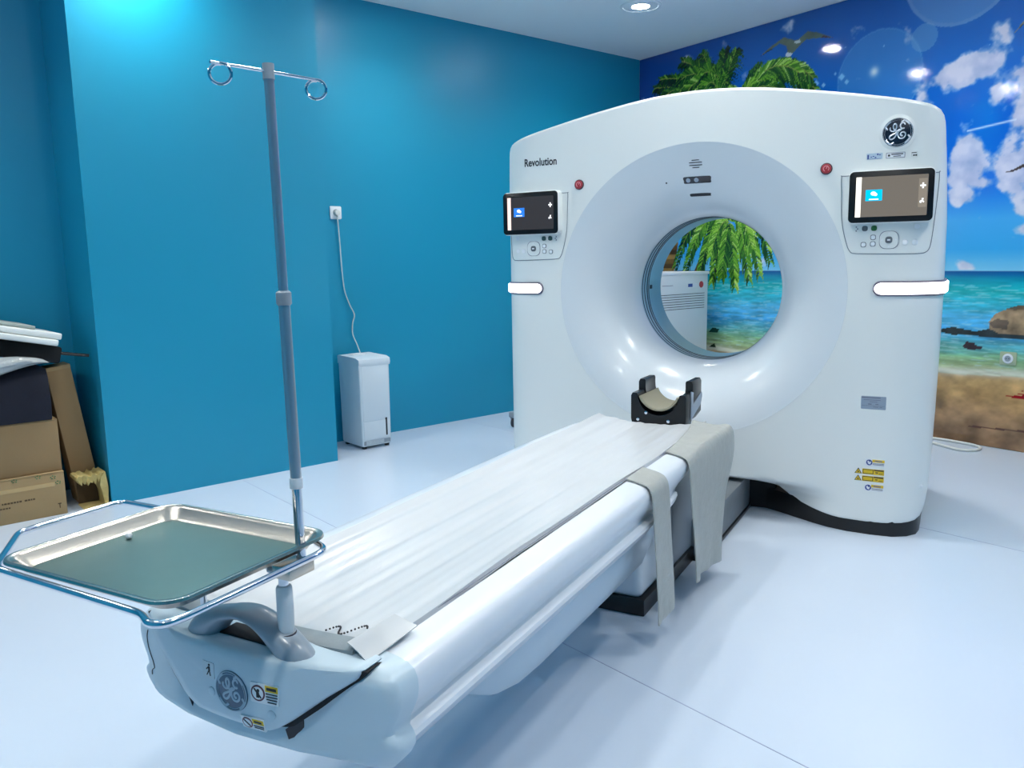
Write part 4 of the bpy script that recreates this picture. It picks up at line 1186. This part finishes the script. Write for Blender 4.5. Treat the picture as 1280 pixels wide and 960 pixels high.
# ------------------------------------------------------------------ power cabinet seen through the bore
cab = thing('power_cabinet', tuple(nb(1.91, 2.0)), 'white equipment cabinet seen through the scanner bore', 'cabinet')
CM = NBM(1.91, 2.0)          # front faces -N (local -y)
mb = MB(); mb.box((-.42, -.26, .06), (.405, .26, 1.07), CM, bev=.006); mb.build('casing', mat('cabinet_paint', (208, 216, 222), .45), cab)
mb = MB(); mb.box((-.43, -.27, 1.065), (.41, .26, 1.087), CM, bev=.004); mb.build('top_plate', M_paper, cab)
mb = MB(); mb.box((-.40, -.24, 0), (.38, .24, .07), CM); mb.build('plinth', M_black, cab)
CF = CM @ Matrix(((1, 0, 0, 0), (0, 0, -1, -.26), (0, 1, 0, 0), (0, 0, 0, 1)))
mb = MB()
for k in range(7): mb.prism([(-.36, .800 + k * .019), (.36, .800 + k * .019), (.36, .804 + k * .019), (-.36, .804 + k * .019)], 0, .0015, CF)
mb.build('vent_slots', M_ink, cab, smooth=False)
mb = MB(); mb.prism(rrect(.12, .034, .002, 2, .205, .98), 0, .0012, CF); lb = mb.build('maker_label', M_paper, cab, smooth=False)
mb = MB(); mb.prism(rrect(.055, .026, .001, 2, .175, .982), .001, .002, CF); mb.build('blue_field', M_labelblue, lb, smooth=False)
mb = MB(); mb.prism(circ(.026, 24, .317, .985), 0, .002, CF); mb.build('red_seal', M_red, cab, smooth=False)
mb = MB(); mb.prism([(-.17, .985), (-.04, .985), (-.04, .989), (-.17, .989)], 0, .001, CF); mb.build('name_print', M_inkgrey, cab, smooth=False)

# ------------------------------------------------------------------ trolley leg peeping out behind the gantry, and the cable on the floor
ts = thing('equipment_trolley', (-1.45, 1.35, 0), 'grey trolley leg with caster showing behind the left edge of the gantry', 'trolley')
mb = MB(); mb.box((-1.745, 1.385, .075), (-1.20, 1.445, .115), bev=.008); mb.build('leg_bar', M_grey, ts)
mb = MB(); mb.box((-1.25, 1.20, .075), (-1.18, 1.62, .115), bev=.008); mb.box((-1.235, 1.39, .11), (-1.195, 1.43, .80), bev=.004); mb.build('column', M_grey, ts)
for p in ((-1.715, 1.415), (-1.215, 1.23), (-1.215, 1.59)):
    mb = MB(); mb.lathe([(.012, -.012), (.032, -.012), (.034, -.008), (.034, .008), (.032, .012), (.012, .012)], Matrix.Translation((p[0], p[1], .034)) @ Matrix.Rotation(PI / 2, 4, 'Y'), 24); cs = mb.build('caster_wheel', M_gasket, ts)
    mb = MB(); mb.box((p[0] - .02, p[1] - .016, .04), (p[0] - .014, p[1] + .016, .078)); mb.box((p[0] + .014, p[1] - .016, .04), (p[0] + .02, p[1] + .016, .078)); mb.box((p[0] - .02, p[1] - .02, .070), (p[0] + .02, p[1] + .02, .078)); mb.build('caster_fork', M_grey, ts)
mb = MB()
fl = [(.55, 2.23), (.80, 2.20), (.995, 2.15), (1.141, 2.085), (1.22, 2.03), (1.252, 1.965), (1.225, 1.885), (1.142, 1.862), (1.06, 1.93), (.95, 2.03), (.8, 2.05), (.6, 1.98)]
mb.tube(spline([(x, y, .009) for x, y in fl], 6), .0085, 10)
tag(mb.build('floor_cable', M_cable), 'looped white cable on the floor between gantry and mural', 'cable')

# ------------------------------------------------------------------ clutter in the niche left of the pillar
def cbox(name, N0, N1, B0, B1, z0, z1, label, m, rot=None):
    th = thing(name, tuple(nb((N0 + N1) / 2, (B0 + B1) / 2, z0)), label, 'box', None)
    M_ = NBM((N0 + N1) / 2, (B0 + B1) / 2, 0)
    if rot is not None: M_ = M_ @ rot
    w, d = (B1 - B0) / 2, (N1 - N0) / 2
    mb = MB(); mb.box((-w, -d, z0), (w, d, z1 - .003), M_, bev=.004); mb.build('carton', m, th, angle=50)
    return th, M_, w, d
th, M_, w, d = cbox('cardboard_box', 2.12, 2.55, -2.95, -2.225, 0.0, .216, 'wide cardboard box on the floor, bottom of the stack, with green marks', M_card2)
mb = MB(); mb.box((-w, -d - .001, .213), (w, -.004, .218), M_, bev=.001); mb.build('flap', M_card2, th)
mb = MB(); mb.box((-w, .004, .213), (w, d, .218), M_, bev=.001); mb.build('flap', M_card2, th)
mb = MB(); mb.box((-w + .0, -d - .0022, .150), (w - .045, -d + .001, .170), M_); mb.build('tape', M_tapeb, th)
FMx = M_ @ Matrix(((1, 0, 0, 0), (0, 0, -1, -d), (0, 1, 0, 0), (0, 0, 0, 1)))
mb = MB()
r_ = random.Random(2)
for (x, y) in ((w - .05, .194), (w - .03, .165), (w - .115, .206), (w - .215, .206)):
    for k in range(5):
        an = k * 1.25; mb.prism([(x + .009 * math.cos(an), y + .006 * math.sin(an)), (x + .014 * math.cos(an + .35), y + .010 * math.sin(an + .35)), (x + .012 * math.cos(an + .9), y + .008 * math.sin(an + .9)), (x + .008 * math.cos(an + .6), y + .005 * math.sin(an + .6))], .0004, .0024, FMx)
mb.build('recycling_mark', M_green, th, smooth=False)
mb = MB()
xx = w - .30
while xx < w - .14:
    l_ = r_.uniform(.006, .012); mb.prism([(xx, .098), (xx + l_, .098), (xx + l_, .106), (xx, .106)], .0003, .0012, FMx); xx += l_ + (.003 if r_.random() < .8 else .012)
xx = w - .30
while xx < w - .24:
    l_ = r_.uniform(.006, .012); mb.prism([(xx, .076), (xx + l_, .076), (xx + l_, .083), (xx, .083)], .0003, .0012, FMx); xx += l_ + .003
mb.build('box_print', M_cardin, th, smooth=False)
mb = MB(); mb.prism([(w - .040, .055), (w - .025, .055), (w - .025, .06), (w - .040, .06)], .0003, .0012, FMx); mb.prism([(w - .034, .035), (w - .030, .035), (w - .030, .06), (w - .034, .06)], .0003, .0012, FMx)
mb.build('arrow_symbol', M_cardin, th, smooth=False)
th, M_, w, d = cbox('cardboard_box', 2.145, 2.57, -2.94, -2.225, .2185, .474, 'plain brown cardboard box standing on the box with green marks', M_card)
mb = MB(); mb.box((-w, -d, .470), (w, -.003, .477), M_, bev=.001); mb.build('flap', M_card, th)
mb = MB(); mb.box((-w, .003, .470), (w, d, .477), M_, bev=.001); mb.build('flap', M_card, th)
# leaning tall carton
th = thing('cardboard_box', tuple(nb(2.30, -2.11)), 'tall narrow cardboard box leaning to the left beside the pillar', 'box')
pB0, pB1 = nb(2.24, -2.118, .0), nb(2.36, -2.232, .72)
LM = NBM(2.335, -2.083, .008) @ Matrix.Rotation(math.radians(-7.3), 4, 'Y')
mb = MB(); mb.box((-.0575, -.065, .0), (.0575, .065, .718), LM, bev=.004); mb.build('carton', M_card, th)
mb = MB(); mb.box((-.058, -.0655, .700), (.058, .0655, .720), LM, bev=.002); mb.build('end_flap', M_card2, th)
# torn open carton on the floor
th = thing('torn_box', tuple(nb(2.20, -2.09)), 'small torn open cardboard box on the floor at the pillar corner', 'box')
TM = NBM(2.155, -2.095)
mb = MB()
def jag(n, a, b, base, amp, seed):
    r2 = random.Random(seed); return [(a + (b - a) * k / n, base + r2.uniform(-amp, amp)) for k in range(n + 1)]
top = jag(12, -.075, .058, .172, .010, 3)
ring_o = [(.06, .0)] + [(.064, .02), (.066, .10), (.062, .165)] + top[::-1] + [(-.078, .155)]
inn = [(.045, .0)] + [(.046, .02), (.042, .07), (.030, .11)] + [(x * .75 - .006, z - .030 - .02 * (k % 2)) for k, (x, z) in enumerate(top[::-1])] + [(-.058, .125)]
mb = MB(); TF = TM @ Matrix(((1, 0, 0, 0), (0, 0, -1, 0), (0, 1, 0, 0), (0, 0, 0, 1)))
rg = [[TF @ Vector((p[0], p[1], .035 - .012 * (i % 2))) for i, p in enumerate(ring_o)], [TF @ Vector((p[0], p[1], .030 - .010 * (i % 3))) for i, p in enumerate(inn)],
      [TF @ Vector((p[0], p[1], -.085)) for p in inn], [TF @ Vector((p[0], p[1], -.10)) for p in ring_o]]
mb.loft(rg + [rg[0]], cap=False, closed=False); mb.build('carton', M_torn, th, angle=30)
mb = MB(); mb.box((-.05, .095, .0), (.05, .10, .14), TM); mb.build('carton_back', M_cardin, th)
mb = MB(); mb.box((-.055, -.06, .0), (.05, .09, .004), TM); mb.build('carton_bottom', M_torn, th)
# added block in the tone of the niche shade, black case, white panels, plastic wrapped bundle
th = thing('black_case', tuple(nb(2.4, -2.5, .80)), 'black fabric case under the white panels in the niche', 'case')
SK = NBM(2.40, -2.165, .732) @ Matrix.Rotation(math.radians(12.8), 4, 'Y')
mb = MB(); mb.box((-.72, -.17, .004), (-.004, .16, .088), SK, bev=.014, seg=3); mb.build('body', M_case, th, angle=40)
mb = MB(); mb.tube([SK @ Vector((-.02, -.14, .055)), SK @ Vector((.05, -.145, .058)), SK @ Vector((.125, -.15, .062))], .008, 8); mb.build('carry_rod', M_black, th)
PM = NBM(2.34, -2.185, .832) @ Matrix.Rotation(math.radians(12.8), 4, 'Y')
for i, (x0, y0, z0, lab) in enumerate(((-.72, -.215, .000, 'lower white laminate panel on the black case'), (-.72, -.205, .033, 'middle white laminate panel between two others on the black case'), (-.74, -.19, .066, 'thin grey-white panel on top of the white panels'))):
    mb = MB(); mb.box((x0, y0, z0), ((-.006, .006, -.11)[i], .19, z0 + (.031, .031, .016)[i]), PM, bev=.008 if i < 2 else .004, seg=3)
    tag(mb.build('laminate_panel', M_panel if i < 2 else mat('panel_grey', (168, 176, 170), .5)), lab, 'panel', 'panels on the black case')
th = thing('niche_shade_block', tuple(nb(2.20, -2.45, .478)), 'added dark navy block standing in for the shade below the plastic bundle', 'shade block')
mb = MB(); rg = []  # added block coloured like the niche shadow; the bundle rests on it
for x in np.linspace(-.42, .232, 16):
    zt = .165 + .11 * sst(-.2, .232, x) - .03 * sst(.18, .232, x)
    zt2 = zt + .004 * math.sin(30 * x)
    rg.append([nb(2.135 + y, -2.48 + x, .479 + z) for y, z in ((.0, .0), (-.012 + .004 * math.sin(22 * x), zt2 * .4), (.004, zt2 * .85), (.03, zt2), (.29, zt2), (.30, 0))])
mb.loft(rg); mb.build('shade_body', M_nicheshade, th, angle=60)
mb = MB()
rg = []
for k, x in enumerate(np.linspace(-.50, .235, 30)):
    t = (x + .50) / .735
    low = .168 + .108 * sst(-.25, .232, x); hi = .335 - .02 * t
    hi = low + (hi - low) * math.sqrt(max(.02, 1 - max(0, (t - .80) / .20) ** 2))
    c = (low + hi) / 2 + .003; h = (hi - low) / 2
    ring = []
    for q in range(26):
        a_ = 2 * PI * q / 26
        wob = 1 + .08 * math.sin(5 * a_ + 9 * t) + .06 * math.sin(9 * a_ - 23 * t) + .03 * math.sin(40 * t + a_)
        ring.append(nb(2.115 - .055 * math.cos(a_) * wob * (.6 + .4 * math.sqrt(max(0, 1 - t ** 6))), -2.48 + x, .481 + c + h * math.sin(a_) * min(1, wob * .97)))
    rg.append(ring)
mb.loft(rg)
tag(mb.build('plastic_bundle', M_film), 'crumpled clear plastic wrapped bundle on the navy shade block in the niche', 'bag')

# ------------------------------------------------------------------ ceiling lights
first = None
ld = bpy.data.lights.new('lamp', 'AREA')
ld.shape = 'DISK'; ld.size = .22; ld.energy = 4.1; ld.spread = math.radians(135); ld.color = (1.0, .985, .92)
spots = [(1.56, 1.46, 'round recessed ceiling downlight above the gap between blue wall and gantry')]
spots += [(n_, b_, 'round recessed ceiling downlight of the room, outside the picture') for n_, b_ in
          ((1.84, -.12), (1.88, -1.75), (1.7, -3.4), (-.15, 1.42), (-.15, -.14), (-.15, -1.72), (-.15, -3.3), (-2.0, 1.42), (-2.0, -.14), (-2.0, -1.72), (-2.0, -3.3))]
for Nn, Bb, lab in spots:
    p = nb(Nn, Bb, CEIL)
    t_ = thing('ceiling_downlight', tuple(p), lab, 'ceiling light', 'recessed ceiling downlights')
    if first is None:
        a = MB(); a.lathe([(.118, 0), (.140, 0), (.140, -.004), (.134, -.009), (.121, -.010), (.118, -.007)], Matrix.Translation(p), 40); r1 = a.build('trim_ring', M_lampring, t_)
        a = MB(); a.lathe([(.1, -.001), (.1185, -.003), (.1185, -.006), (.001, -.008)], Matrix.Translation(p), 40); r2 = a.build('diffuser', M_lamp, t_)
        first = (p, r1, r2)
    else:
        for o in first[1:]:
            c = o.copy(); COL.objects.link(c); c.parent = t_
            c.matrix_parent_inverse = Matrix.Translation(-p)
            c.matrix_basis = Matrix.Translation(p - first[0])
    lo = bpy.data.objects.new('lamp', ld); COL.objects.link(lo); lo.parent = t_; lo.location = (0, 0, -.012)

# ------------------------------------------------------------------ camera, world, colour management
cam = bpy.data.cameras.new('camera'); co = bpy.data.objects.new('camera', cam); COL.objects.link(co)
F_PX, PITCH, ROLL, YAW = 1025.4303, 0.1519, -0.0187, -0.4986
cyw, syw = math.cos(YAW), math.sin(YAW); cpt, spt = math.cos(PITCH), math.sin(PITCH)
fw = Vector((syw * cpt, cyw * cpt, -spt)); rt = Vector((cyw, -syw, 0)); upv = rt.cross(fw)
r2 = rt * math.cos(ROLL) + upv * math.sin(ROLL); u2 = -rt * math.sin(ROLL) + upv * math.cos(ROLL)
co.matrix_world = Matrix(((r2.x, u2.x, -fw.x, 1.0813), (r2.y, u2.y, -fw.y, -3.7429), (r2.z, u2.z, -fw.z, 1.2166), (0, 0, 0, 1)))
cam.sensor_fit = 'HORIZONTAL'; cam.sensor_width = 36.0; cam.lens = F_PX / 1280 * 36.0; cam.clip_start = .02
scene.camera = co
w = bpy.data.worlds.new('world'); scene.world = w; w.use_nodes = True
w.node_tree.nodes['Background'].inputs['Color'].default_value = (.6, .7, .85, 1); w.node_tree.nodes['Background'].inputs['Strength'].default_value = .15
scene.view_settings.view_transform = 'Standard'; scene.view_settings.look = 'None'
scene.view_settings.gamma = 1; scene.view_settings.use_curve_mapping = False
scene.view_settings.exposure = 0.92
scene.cycles.use_denoising = True
scene.cycles.max_bounces = 8; scene.cycles.diffuse_bounces = 5
